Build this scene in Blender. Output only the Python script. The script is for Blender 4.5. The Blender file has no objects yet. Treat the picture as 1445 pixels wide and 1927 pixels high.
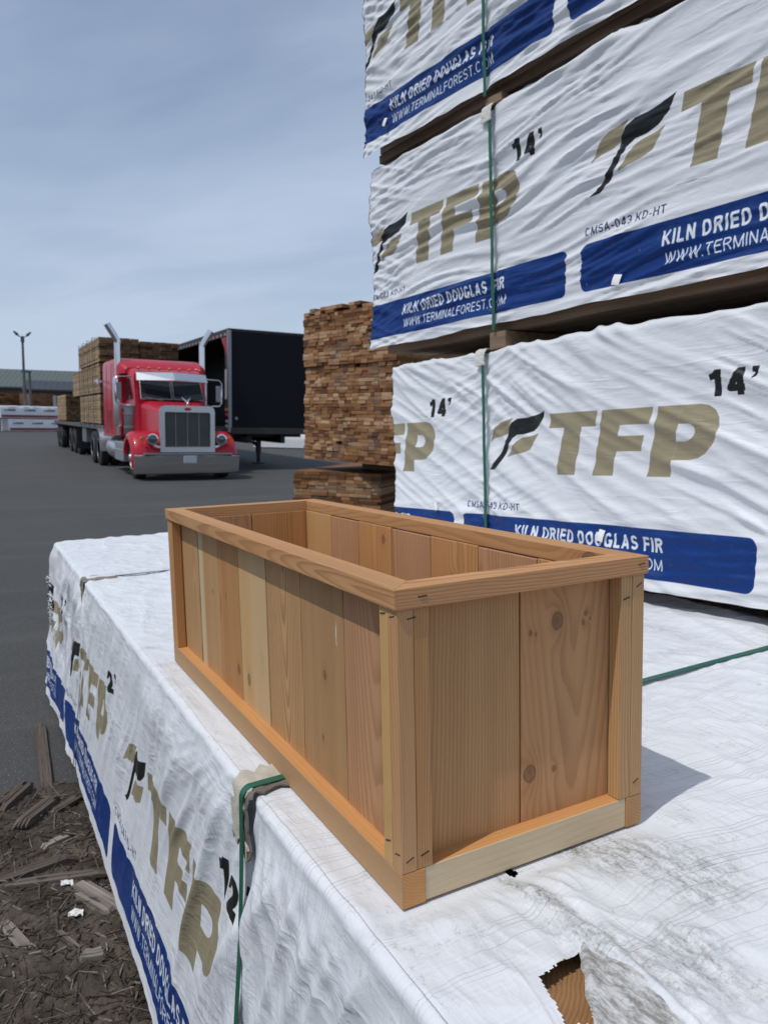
import bpy, bmesh, math, random
import numpy as np
from mathutils import Matrix, Vector

SC = bpy.context.scene
COL = SC.collection
R = math.radians
random.seed(7)

# ------------------------------------------------------------------ camera, sky, sun, exposure
GROUND_TO_TOP = 0.949                       # height of the near pack's top above the yard
cam_d = bpy.data.cameras.new('camera'); cam = bpy.data.objects.new('camera', cam_d); COL.objects.link(cam)
right = Vector((0.87823, -0.47782, 0.01985)); down = Vector((-0.04109, -0.11674, -0.99231)); fwd = Vector((0.47647, 0.87066, -0.12215))
cm = Matrix((right, -down, -fwd)).transposed().to_4x4()
cm.translation = Vector((-0.44089, -0.73722, 0.60118 + GROUND_TO_TOP))
cam.matrix_world = cm
cam_d.sensor_fit = 'VERTICAL'; cam_d.sensor_height = 36; cam_d.sensor_width = 27
cam_d.lens = 1409.0 / 1927 * 36
cam_d.clip_start = 0.05; cam_d.clip_end = 2000
cam_d.dof.use_dof = True; cam_d.dof.focus_distance = 1.05; cam_d.dof.aperture_fstop = 11
SC.camera = cam

SUN_DIR = Vector((-0.480, -0.066, 0.874)).normalized()     # towards the sun
SUN_EL = math.asin(SUN_DIR.z); SUN_ROT = math.atan2(SUN_DIR.x, SUN_DIR.y)
sd = bpy.data.lights.new('sun', 'SUN'); sd.energy = 2.7; sd.angle = R(0.53); sd.color = (1, 0.975, 0.935)
so = bpy.data.objects.new('sun', sd); COL.objects.link(so)
so.rotation_euler = SUN_DIR.to_track_quat('Z', 'Y').to_euler(); so.location = (-5, -1, 12)

W = bpy.data.worlds.new('World'); SC.world = W; W.use_nodes = True


class G:
    """small node-graph helper"""
    def __init__(s, nt): s.nt = nt
    def n(s, typ, **kw):
        nd = s.nt.nodes.new(typ)
        for k, v in kw.items():
            if k.startswith('_'): setattr(nd, k[1:], v)
            else:
                key = int(k[1:]) if k[0] == 'i' and k[1:].isdigit() else k.replace('__', ' ')
                s.set(nd.inputs[key], v)
        return nd
    def set(s, inp, v):
        if hasattr(v, 'is_output') or isinstance(v, bpy.types.NodeSocket): s.nt.links.new(v, inp)
        elif isinstance(v, (tuple, list)) and inp.type == 'RGBA' and len(v) == 3: inp.default_value = (*v, 1)
        else: inp.default_value = v
    def m(s, op, a, b=0.0, c=0.0, clamp=False):
        nd = s.nt.nodes.new('ShaderNodeMath'); nd.operation = op; nd.use_clamp = clamp
        for i, v in enumerate((a, b, c)): s.set(nd.inputs[i], v)
        return nd.outputs[0]
    def noise(s, vec, scale=5.0, detail=3.0, rough=0.55, dist=0.0):
        nd = s.n('ShaderNodeTexNoise', Vector=vec, Scale=scale, Detail=detail, Roughness=rough, Distortion=dist)
        return nd.outputs['Fac']
    def map(s, vec, scale=(1, 1, 1), loc=(0, 0, 0), rot=(0, 0, 0)):
        nd = s.n('ShaderNodeMapping', Vector=vec, Scale=scale, Location=loc, Rotation=rot)
        return nd.outputs[0]
    def step(s, x, a, b, lo=0.0, hi=1.0):
        nd = s.nt.nodes.new('ShaderNodeMapRange'); nd.interpolation_type = 'SMOOTHSTEP'
        for i, v in enumerate((x, a, b, lo, hi)): s.set(nd.inputs[i], v)
        return nd.outputs[0]
    def mix(s, f, a, b, blend='MIX'):
        nd = s.nt.nodes.new('ShaderNodeMix'); nd.data_type = 'RGBA'; nd.blend_type = blend
        s.set(nd.inputs[0], f); s.set(nd.inputs[6], a); s.set(nd.inputs[7], b)
        return nd.outputs[2]
    def sep(s, v):
        nd = s.n('ShaderNodeSeparateXYZ', Vector=v); return nd.outputs
    def comb(s, x, y, z):
        nd = s.nt.nodes.new('ShaderNodeCombineXYZ')
        for i, v in enumerate((x, y, z)): s.set(nd.inputs[i], v)
        return nd.outputs[0]
    def bump(s, h, strength=0.3, dist=0.01, normal=None):
        nd = s.n('ShaderNodeBump', Height=h, Strength=strength, Distance=dist)
        if normal is not None: s.nt.links.new(normal, nd.inputs['Normal'])
        return nd.outputs[0]


# sky: physical sky with a thin layer of streaked cirrus over it
g = G(W.node_tree); W.node_tree.nodes.clear()
sky = g.n('ShaderNodeTexSky', _sky_type='NISHITA', _sun_disc=False)
sky.sun_elevation = SUN_EL; sky.sun_rotation = SUN_ROT; sky.air_density = 1.0; sky.dust_density = 1.2; sky.ozone_density = 1.6
tc = g.n('ShaderNodeTexCoord').outputs['Generated']
x, y, z = g.sep(tc)
zz = g.m('ADD', g.m('MAXIMUM', z, 0.0), 0.16)
pv = g.comb(g.m('DIVIDE', x, zz), g.m('DIVIDE', y, zz), 0.0)
pv = g.map(pv, rot=(0, 0, R(52)))
c1 = g.noise(g.map(pv, scale=(0.50, 0.95, 1), loc=(1.7, 0.4, 0)), 0.95, 6, 0.47, 0.5)
c2 = g.noise(g.map(pv, scale=(0.8, 1.7, 1), loc=(3, 1, 0)), 1.7, 6, 0.5, 0.7)
cl = g.m('ADD', g.m('MULTIPLY', c1, 0.75), g.m('MULTIPLY', c2, 0.25))
cov = g.step(cl, 0.28, 0.66)
low = g.step(z, 0.0, 0.46, 0.40, 0.08)
cov = g.m('MINIMUM', g.m('ADD', g.m('ADD', g.m('MULTIPLY', cov, 0.52), 0.14), low), 0.85)
skyc = g.mix(cov, sky.outputs[0], (5.2, 6.15, 7.75))
bg = g.n('ShaderNodeBackground', Color=skyc, Strength=0.118)
wo = g.n('ShaderNodeOutputWorld'); W.node_tree.links.new(bg.outputs[0], wo.inputs[0])

SC.view_settings.view_transform = 'Standard'; SC.view_settings.look = 'None'
SC.view_settings.gamma = 1; SC.view_settings.exposure = -0.19
SC.cycles.max_bounces = 8


# ------------------------------------------------------------------ materials
def new_mat(name):
    m = bpy.data.materials.new(name); m.use_nodes = True
    nt = m.node_tree; nt.nodes.clear(); g = G(nt)
    p = g.n('ShaderNodeBsdfPrincipled'); o = g.n('ShaderNodeOutputMaterial')
    nt.links.new(p.outputs[0], o.inputs[0])
    return m, g, p


def plain(name, col, rough=0.5, metal=0.0, coat=0.0, var=0.12, scale=6.0, bump=0.0, spec=0.5, emit=None):
    m, g, p = new_mat(name)
    ob = g.n('ShaderNodeTexCoord').outputs['Object']
    nz = g.noise(ob, scale, 5, 0.6)
    g.set(p.inputs['Base Color'], g.mix(nz, tuple(c * (1 - var) for c in col), tuple(min(1, c * (1 + var)) for c in col)))
    g.set(p.inputs['Roughness'], g.m('ADD', rough - 0.06, g.m('MULTIPLY', g.noise(ob, scale * 4, 3), 0.12)))
    p.inputs['Metallic'].default_value = metal; p.inputs['Coat Weight'].default_value = coat
    p.inputs['Coat Roughness'].default_value = 0.06
    p.inputs['Specular IOR Level'].default_value = spec
    if bump: g.set(p.inputs['Normal'], g.bump(g.noise(ob, scale * 12, 4), bump, 0.004))
    return m


CHROME = plain('polished chrome', (0.70, 0.71, 0.73), 0.09, 1.0, var=0.04)
SATIN = plain('satin chrome', (0.66, 0.67, 0.69), 0.38, 1.0, var=0.05)
STEEL = plain('dull steel', (0.30, 0.30, 0.31), 0.45, 0.85, var=0.15)
RED = plain('red truck paint', (0.43, 0.006, 0.022), 0.38, 0.0, coat=0.35, spec=0.3, var=0.08, scale=2)
RUBBER = plain('tyre rubber', (0.018, 0.018, 0.019), 0.8, bump=0.3, scale=14)
BLACK = plain('black frame paint', (0.012, 0.012, 0.014), 0.55)
GLASS = plain('tinted windscreen', (0.012, 0.018, 0.022), 0.06, var=0.02)
AMBER = plain('amber lens', (0.45, 0.16, 0.015), 0.25)
REDLENS = plain('red lens', (0.45, 0.02, 0.02), 0.3)
LENS = plain('headlamp glass', (0.14, 0.15, 0.16), 0.08, 0.6)
MESH_DARK = plain('grille insert', (0.10, 0.10, 0.105), 0.45, 0.5)
TRAILER_BLACK = plain('black trailer panel', (0.006, 0.007, 0.011), 0.62, var=0.5, scale=0.9, spec=0.18)
WHITE_PLAIN = plain('white wrapped sheet', (0.74, 0.75, 0.77), 0.5, var=0.05, scale=3, bump=0.2)
GREENSTRAP = plain('green plastic strap', (0.012, 0.105, 0.062), 0.36, var=0.2, scale=30)
DARKSTRAP = plain('dark cord', (0.03, 0.032, 0.03), 0.6)
CARD = plain('torn cardboard', (0.50, 0.46, 0.38), 0.9, var=0.35, scale=26, bump=0.6)
CARD_W = plain('white cardboard corner', (0.62, 0.60, 0.55), 0.85, var=0.15, scale=30, bump=0.3)
STAPLE = plain('staple wire', (0.05, 0.045, 0.04), 0.5, 0.7)
ROOFGREEN = plain('green metal roof', (0.085, 0.105, 0.095), 0.55, var=0.08, scale=0.6)
ROOFDARK = plain('dark roof', (0.035, 0.04, 0.05), 0.6, scale=0.6)
SHEDWALL = plain('shed wall', (0.12, 0.10, 0.085), 0.8, scale=0.5)
PALEPANEL = plain('pale post paint', (0.33, 0.33, 0.34), 0.7)
POLE = plain('lamp pole', (0.10, 0.11, 0.11), 0.6, 0.3)
HEM = plain('dark wrap edge', (0.055, 0.055, 0.06), 0.7)
PAPER = plain('paper scrap', (0.70, 0.69, 0.66), 0.9, var=0.1, scale=20)
PAPER_TAG = plain('white paper tag', (0.78, 0.77, 0.74), 0.8, var=0.06, scale=20)


def tone_wood(name, cols, endcols=None, rough=0.75, fine=(3, 60, 60), bump=0.25):
    """sawn lumber: each board's tone from the face attribute 'tone'; its ends from 'endface'"""
    m, g, p = new_mat(name)
    ob = g.n('ShaderNodeTexCoord').outputs['Object']
    t = g.n('ShaderNodeAttribute', _attribute_name='tone').outputs['Fac']
    rp = g.n('ShaderNodeValToRGB', Fac=t)
    el = rp.color_ramp.elements
    for i, c in enumerate(cols):
        e = el[i] if i < 2 else el.new(0.5)
        e.position = 1.0; e.color = (*c, 1)
    for i in range(len(cols)): pass
    ps = sorted(range(len(cols)))
    while len(el) > 0 and len(el) > len(cols): el.remove(el[-1])
    for i, c in enumerate(cols):
        el[i].position = i / (len(cols) - 1); el[i].color = (*c, 1)
    n1 = g.noise(g.map(ob, scale=fine), 1.0, 5, 0.65)
    n2 = g.noise(ob, 3.1, 4, 0.6)
    c = g.mix(g.m('MULTIPLY', g.step(n1, 0.35, 0.75), 0.6), rp.outputs[0], (0.05, 0.03, 0.018))
    c = g.mix(g.m('MULTIPLY', g.step(n2, 0.5, 0.72), 0.4), c, (0.16, 0.145, 0.125))
    g.set(p.inputs['Base Color'], c); p.inputs['Roughness'].default_value = rough
    p.inputs['Specular IOR Level'].default_value = 0.25
    g.set(p.inputs['Normal'], g.bump(n1, bump, 0.004))
    return m


BROWNWOOD = tone_wood('weathered lumber', [(0.13, 0.052, 0.020), (0.28, 0.125, 0.048), (0.40, 0.205, 0.092), (0.55, 0.36, 0.21)], fine=(2.5, 40, 40))
LOADWOOD = tone_wood('sawn lumber load', [(0.26, 0.16, 0.08), (0.40, 0.27, 0.15), (0.52, 0.37, 0.22)], fine=(10, 2, 14))
LOADENDS = tone_wood('sawn board ends', [(0.09, 0.048, 0.022), (0.17, 0.095, 0.045), (0.26, 0.155, 0.075)], fine=(14, 14, 14))
GREYWOOD = tone_wood('grey lumber', [(0.20, 0.125, 0.08), (0.33, 0.225, 0.15), (0.44, 0.33, 0.235)], fine=(2.5, 50, 50))
DEBRISWOOD = tone_wood('weathered splinter wood', [(0.05, 0.038, 0.03), (0.13, 0.105, 0.085), (0.32, 0.28, 0.235)], fine=(7, 170, 170), bump=1.0)
PILEWOOD = tone_wood('orange lumber pile', [(0.12, 0.05, 0.02), (0.22, 0.105, 0.045), (0.26, 0.14, 0.07)], fine=(2, 10, 10))


def fir(name, light, dark, chalk=None, px=0.06, py=0.05, slope=0.0, freq=190.0, seed=0.0, knots=(), sap=None, contrast=0.55, rough=0.62, tint=None):
    """planed softwood. local x across, y thickness, z grain; rings round a pith at (px,py); knots = (x, z, r)"""
    light = (min(.8, light[0] * 1.20), light[1] * 1.04, light[2] * 0.86); dark = (dark[0] * 1.14, dark[1] * 1.0, dark[2] * 0.84)
    m, g, p = new_mat(name)
    ob = g.n('ShaderNodeTexCoord').outputs['Object']
    x, y, z = g.sep(ob)
    off = (seed * 3.17, seed * 1.31, seed * 2.23)
    w1 = g.m('SUBTRACT', g.noise(g.map(ob, scale=(7, 7, 1.6), loc=off), 1.0, 3, 0.5), 0.5)
    w2 = g.m('SUBTRACT', g.noise(g.map(ob, scale=(40, 40, 4), loc=off), 1.0, 2, 0.5), 0.5)
    dx = g.m('SUBTRACT', x, px)
    dy = g.m('ADD', g.m('SUBTRACT', y, py), g.m('MULTIPLY', z, slope))
    r = g.m('SQRT', g.m('ADD', g.m('MULTIPLY', dx, dx), g.m('MULTIPLY', dy, dy)))
    r = g.m('ADD', r, g.m('ADD', g.m('MULTIPLY', w1, 0.034), g.m('MULTIPLY', w2, 0.0028)))
    kmask = None; halo = None
    for (kx, kz, kr) in knots:
        ax = g.m('DIVIDE', g.m('SUBTRACT', x, kx), kr)
        az = g.m('DIVIDE', g.m('SUBTRACT', z, kz), kr * 1.25)
        d = g.m('SQRT', g.m('ADD', g.m('MULTIPLY', ax, ax), g.m('MULTIPLY', az, az)))
        d = g.m('ADD', d, g.m('MULTIPLY', w2, 0.9))
        az2 = g.m('DIVIDE', g.m('SUBTRACT', z, kz), kr * 2.8)
        d2 = g.m('ADD', g.m('MULTIPLY', g.m('MULTIPLY', ax, ax), 0.45), g.m('MULTIPLY', az2, az2))
        e = g.m('POWER', 2.718, g.m('MULTIPLY', d2, -0.7))
        r = g.m('ADD', r, g.m('MULTIPLY', e, kr * 1.5))
        k = g.step(d, 0.72, 1.05, 1.0, 0.0)
        ring = g.step(g.m('ABSOLUTE', g.m('SUBTRACT', d, 0.95)), 0.0, 0.25, 1.0, 0.0)
        k2 = g.m('MAXIMUM', g.m('MULTIPLY', k, g.m('ADD', 0.30, g.m('ADD', g.m('MULTIPLY', g.noise(g.map(ob, scale=(260, 260, 90), loc=off), 1.0, 3), 0.55), g.m('MULTIPLY', g.m('SINE', g.m('MULTIPLY', d, 9.0)), 0.06)))), g.m('MULTIPLY', ring, 0.78))
        kmask = k2 if kmask is None else g.m('MAXIMUM', kmask, k2)
        halo = e if halo is None else g.m('MAXIMUM', halo, e)
    fr = g.m('FRACT', g.m('MULTIPLY', r, freq))
    late = g.m('MULTIPLY', g.step(fr, 0.25, 0.88), g.step(fr, 0.90, 1.0, 1.0, 0.0))
    broad = g.noise(g.map(ob, scale=(26, 26, 0.7), loc=off), 1.0, 3, 0.55)
    big = g.noise(g.map(ob, scale=(9, 9, 1.0), loc=(off[1], off[2], off[0])), 1.0, 3, 0.5)
    fib = g.noise(g.map(ob, scale=(600, 600, 12), loc=off), 1.0, 3, 0.6)
    fuzz = g.noise(g.map(ob, scale=(190, 190, 60), loc=off), 1.0, 3, 0.6)
    f = g.m('ADD', g.m('MULTIPLY', late, contrast), g.m('MULTIPLY', g.m('SUBTRACT', broad, 0.42), 0.9), clamp=True)
    c = g.mix(f, light, dark)
    c = g.mix(g.m('MULTIPLY', g.step(big, 0.46, 0.66), 0.32), c, tint or (light[0] * 0.94, light[1] * 0.80, light[2] * 0.68))
    if sap is not None:                      # a pale sapwood streak along the board
        s0, s1, amt = sap[:3]; axis = sap[4] if len(sap) > 4 else 0
        xs = g.m('ADD', (x, y)[axis], g.m('MULTIPLY', w1, 0.012 if len(sap) < 5 else 0.004))
        sm = g.m('MULTIPLY', g.step(xs, s0 - 0.008, s0 + 0.002), g.step(xs, s1 - 0.002, s1 + (0.008 if len(sap) < 5 else 0.002), 1.0, 0.0))
        c = g.mix(g.m('MULTIPLY', sm, amt), c, sap[3] if len(sap) > 3 else (0.60, 0.47, 0.29))
    c = g.mix(g.m('MULTIPLY', g.m('SUBTRACT', fib, 0.3), 0.38, clamp=True), c, (dark[0] * 0.6, dark[1] * 0.55, dark[2] * 0.5))
    # the odd pencil-dust smudge and dirty handling mark
    sm = g.step(g.noise(g.map(ob, scale=(14, 14, 5), loc=(off[2], 4, 2)), 1.0, 5, 0.6), 0.62, 0.8)
    c = g.mix(g.m('MULTIPLY', sm, 0.30), c, (0.10, 0.065, 0.04))
    if chalk:
        for (hx, ha, hb, bend) in chalk:
            zc_ = g.m('DIVIDE', g.m('SUBTRACT', z, (ha + hb) / 2), (hb - ha) / 2)
            dd = g.m('ABSOLUTE', g.m('SUBTRACT', x, g.m('ADD', hx, g.m('MULTIPLY', g.m('MULTIPLY', zc_, zc_), bend))))
            lm = g.m('MULTIPLY', g.step(dd, 0.0004, 0.0019, 1.0, 0.0), g.step(g.m('ABSOLUTE', zc_), 0.7, 1.0, 1.0, 0.0))
            c = g.mix(g.m('MULTIPLY', lm, g.step(fuzz, 0.3, 0.6)), c, (0.74, 0.68, 0.60))
    if kmask is not None:
        c = g.mix(g.m('MULTIPLY', halo, 0.35), c, (dark[0] * 0.85, dark[1] * 0.7, dark[2] * 0.6))
        c = g.mix(g.m('MULTIPLY', kmask, 0.9), c, (0.10, 0.045, 0.02))
    g.set(p.inputs['Base Color'], c)
    p.inputs['Roughness'].default_value = rough; p.inputs['Specular IOR Level'].default_value = 0.3
    b = g.m('ADD', g.m('MULTIPLY', fib, 0.6), g.m('ADD', g.m('MULTIPLY', fuzz, 0.7), g.m('MULTIPLY', late, 0.35)))
    g.set(p.inputs['Normal'], g.bump(b, 0.28, 0.0012))
    return m


# ------------------------------------------------------------------ mesh building
def tag(o, label=None, cat=None, group=None, kind=None):
    if label: o['label'] = label
    if cat: o['category'] = cat
    if group: o['group'] = group
    if kind: o['kind'] = kind
    return o


def empty(name, mat=None, parent=None):
    o = bpy.data.objects.new(name, None); COL.objects.link(o); o.empty_display_size = 0.1
    if parent: o.parent = parent
    if mat is not None: o.matrix_local = mat
    return o


class MB:
    def __init__(s): s.v = []; s.f = []; s.mi = []; s.tone = []
    def add(s, vs, fs, mi=0, tone=0.5):
        b = len(s.v); s.v += [tuple(v) for v in vs]
        for f in fs: s.f.append(tuple(b + i for i in f)); s.mi.append(mi); s.tone.append(tone)
        return s
    def box(s, a, b, mi=0, tone=0.5, mtx=None):
        x0, y0, z0 = a; x1, y1, z1 = b
        vs = [Vector(p) for p in ((x0, y0, z0), (x1, y0, z0), (x1, y1, z0), (x0, y1, z0), (x0, y0, z1), (x1, y0, z1), (x1, y1, z1), (x0, y1, z1))]
        if mtx is not None: vs = [mtx @ v for v in vs]
        return s.add(vs, [(0, 3, 2, 1), (4, 5, 6, 7), (0, 1, 5, 4), (1, 2, 6, 5), (2, 3, 7, 6), (3, 0, 4, 7)], mi, tone)
    def loft(s, rings, mi=0, closed=True, caps=True, tone=0.5):
        n = len(rings[0]); vs = [v for r in rings for v in r]; fs = []
        for i in range(len(rings) - 1):
            for j in range(n if closed else n - 1):
                k = (j + 1) % n
                fs.append((i * n + j, i * n + k, (i + 1) * n + k, (i + 1) * n + j))
        if caps and closed:
            fs.append(tuple(range(n - 1, -1, -1))); fs.append(tuple((len(rings) - 1) * n + j for j in range(n)))
        return s.add(vs, fs, mi, tone)
    def tube(s, path, rad, n=12, mi=0, caps=True, tone=0.5):
        path = [Vector(p) for p in path]; rings = []
        rads = rad if isinstance(rad, (list, tuple)) else [rad] * len(path)
        up = None
        for i, p in enumerate(path):
            t = (path[min(i + 1, len(path) - 1)] - path[max(i - 1, 0)]).normalized()
            if up is None: up = Vector((0, 0, 1)) if abs(t.z) < 0.9 else Vector((1, 0, 0))
            a = t.cross(up).normalized(); b = a.cross(t).normalized(); up = b
            rings.append([p + (a * math.cos(2 * math.pi * k / n) + b * math.sin(2 * math.pi * k / n)) * rads[i] for k in range(n)])
        return s.loft(rings, mi, True, caps, tone)
    def lathe(s, prof, c, axis='x', n=28, mi=0):
        """prof: (radius, along) pairs"""
        rings = []
        for r, h in prof:
            ring = []
            for k in range(n):
                a = 2 * math.pi * k / n; u, v = r * math.cos(a), r * math.sin(a)
                p = {'x': (h, u, v), 'y': (u, h, v), 'z': (u, v, h)}[axis]
                ring.append(Vector(c) + Vector(p))
            rings.append(ring)
        return s.loft(rings, mi, True, True)
    def build(s, name, mats, parent=None, smooth=False, bevel=0.0, mtx=None, angle=40):
        me = bpy.data.meshes.new(name)
        me.from_pydata(s.v, [], s.f); 
        mats = mats if isinstance(mats, (list, tuple)) else [mats]
        for m in mats: me.materials.append(m)
        me.polygons.foreach_set('material_index', s.mi)
        at = me.attributes.new('tone', 'FLOAT', 'FACE'); at.data.foreach_set('value', s.tone)
        bm = bmesh.new(); bm.from_mesh(me)
        bmesh.ops.recalc_face_normals(bm, faces=bm.faces)
        if bevel:
            es = [e for e in bm.edges if len(e.link_faces) == 2 and e.calc_face_angle(0) > R(25)]
            bmesh.ops.bevel(bm, geom=es, offset=bevel, segments=2, profile=0.6, affect='EDGES', clamp_overlap=True)
        bm.to_mesh(me); bm.free()
        if smooth:
            me.polygons.foreach_set('use_smooth', [True] * len(me.polygons))
            me.set_sharp_from_angle(angle=R(angle))
        o = bpy.data.objects.new(name, me); COL.objects.link(o)
        if parent: o.parent = parent
        if mtx is not None: o.matrix_local = mtx
        return o


# the near packs and the planter stand a little out of level on the soft ground
TILT = Matrix(((0.99959, 0.00049, -0.02873), (0.00049, 0.99941, 0.03436), (0.02873, -0.03436, 0.999))).to_4x4()
NEAR = Matrix.Translation((0, 0, GROUND_TO_TOP)) @ TILT


# numpy gradient noise
_rng = np.random.RandomState(11)
_perm = np.concatenate([_rng.permutation(256)] * 3)
_gr = np.stack([np.cos(np.arange(256) * 2.399), np.sin(np.arange(256) * 2.399)], 1)
def pn(x, y, seed=0):
    x = np.asarray(x, float) + seed * 17.31; y = np.asarray(y, float) + seed * 9.73
    xi = np.floor(x).astype(int); yi = np.floor(y).astype(int); xf = x - xi; yf = y - yi
    u = xf ** 3 * (xf * (xf * 6 - 15) + 10); v = yf ** 3 * (yf * (yf * 6 - 15) + 10)
    def gd(ix, iy, fx, fy):
        h = _perm[_perm[ix & 255] + (iy & 255)]; return _gr[h, 0] * fx + _gr[h, 1] * fy
    a = gd(xi, yi, xf, yf); b = gd(xi + 1, yi, xf - 1, yf); c = gd(xi, yi + 1, xf, yf - 1); d = gd(xi + 1, yi + 1, xf - 1, yf - 1)
    return (a + u * (b - a)) * (1 - v) + (c + u * (d - c)) * v
def ridge(n, sharp=1.6): return (1 - np.minimum(np.abs(n) * 2.2, 1)) ** sharp
def crease(n, k=4.5, p=1.25): return np.maximum(1 - np.abs(n) * k, 0) ** p
def gauss(x, w): return np.exp(-(x / w) ** 2)
def sstep(x, a, b):
    t = np.clip((x - a) / (b - a), 0, 1); return t * t * (3 - 2 * t)


# ------------------------------------------------------------------ the ground
def ground_mat():
    m, g, p = new_mat('asphalt')
    ob = g.n('ShaderNodeTexCoord').outputs['Object']
    n1 = g.noise(ob, 0.35, 8, 0.68); n2 = g.noise(ob, 30.0, 6, 0.75); n3 = g.noise(ob, 110.0, 3, 0.6)
    n4 = g.noise(g.map(ob, scale=(0.22, 2.4, 1)), 0.8, 5, 0.6)
    c = g.mix(n1, (0.033, 0.033, 0.032), (0.086, 0.084, 0.080))
    c = g.mix(g.m('MULTIPLY', g.step(n4, 0.5, 0.72), 0.3), c, (0.115, 0.112, 0.106))
    c = g.mix(g.m('MULTIPLY', g.step(n3, 0.56, 0.70), 0.75), c, (0.24, 0.236, 0.225))
    c = g.mix(g.m('MULTIPLY', g.step(n2, 0.52, 0.74), 0.65), c, (0.028, 0.028, 0.028))
    vor = g.n('ShaderNodeTexVoronoi', _feature='DISTANCE_TO_EDGE', Vector=g.map(ob, loc=(0.3, 0.1, 0)), Scale=0.16)
    crack = g.m('MULTIPLY', g.step(g.m('ADD', vor.outputs['Distance'], g.m('MULTIPLY', g.noise(ob, 2.2, 5), 0.05)), 0.024, 0.031, 1.0, 0.0), 0.12)
    c = g.mix(crack, c, (0.02, 0.02, 0.02))
    oil = g.step(g.noise(g.map(ob, loc=(5, 2, 0)), 0.55, 4, 0.55), 0.60, 0.74)
    c = g.mix(g.m('MULTIPLY', oil, 0.5), c, (0.05, 0.05, 0.051))
    g.set(p.inputs['Base Color'], c); g.set(p.inputs['Roughness'], g.m('ADD', 0.72, g.m('MULTIPLY', n1, 0.2)))
    p.inputs['Specular IOR Level'].default_value = 0.3
    g.set(p.inputs['Normal'], g.bump(g.m('ADD', n2, g.m('MULTIPLY', n3, 0.7)), 0.55, 0.006))
    return m


b = MB(); b.add([(-700, -300, 0), (800, -300, 0), (800, 1100, 0), (-700, 1100, 0)], [(0, 1, 2, 3)])
tag(b.build('asphalt_yard', ground_mat()), 'grey asphalt of the lumber yard', None, None, 'structure')


def dirt_mat():
    m, g, p = new_mat('muddy bark dirt')
    ob = g.n('ShaderNodeTexCoord').outputs['Object']
    n1 = g.noise(ob, 7.0, 6, 0.65); n2 = g.noise(ob, 70.0, 5, 0.7); n3 = g.noise(ob, 24.0, 5, 0.6)
    c = g.mix(g.step(n1, 0.35, 0.65), (0.048, 0.039, 0.031), (0.125, 0.102, 0.080))
    c = g.mix(g.m('MULTIPLY', g.step(n2, 0.52, 0.75), 0.6), c, (0.17, 0.14, 0.11))
    c = g.mix(g.m('MULTIPLY', g.step(n3, 0.55, 0.7), 0.55), c, (0.016, 0.013, 0.011))
    g.set(p.inputs['Base Color'], c); p.inputs['Roughness'].default_value = 0.95
    p.inputs['Specular IOR Level'].default_value = 0.15
    g.set(p.inputs['Normal'], g.bump(g.m('ADD', n2, n3), 0.8, 0.012))
    return m


def dirt_h(x, y):
    edge = sstep(y + 0.25 * pn(x * 2, y * 2, 3) + 0.10 * pn(x * 9, y * 9, 4), 2.72, 2.30)
    edge = edge * sstep(x, -2.2, -1.8)
    h = 0.012 + 0.035 * (pn(x * 2.2, y * 2.2, 1) + 0.4) + 0.018 * pn(x * 9, y * 9, 2) + 0.010 * ridge(pn(x * 26, y * 26, 5)) + 0.006 * pn(x * 60, y * 60, 6)
    return edge * np.maximum(h, 0.004) - 0.012 * (1 - edge)
nx, ny = 210, 330
gx, gy = np.meshgrid(np.linspace(-2.2, 0.5, nx), np.linspace(-0.9, 3.05, ny), indexing='ij')
gz = dirt_h(gx, gy)
b = MB(); idx = np.arange(nx * ny).reshape(nx, ny)
b.add(np.stack([gx.ravel(), gy.ravel(), gz.ravel()], 1).tolist(),
      np.stack([idx[:-1, :-1].ravel(), idx[1:, :-1].ravel(), idx[1:, 1:].ravel(), idx[:-1, 1:].ravel()], 1).tolist())
tag(b.build('dirt_patch', dirt_mat(), smooth=True, angle=180), 'dark muddy dirt mixed with bark beside the near pack', None, None, 'structure')


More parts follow.
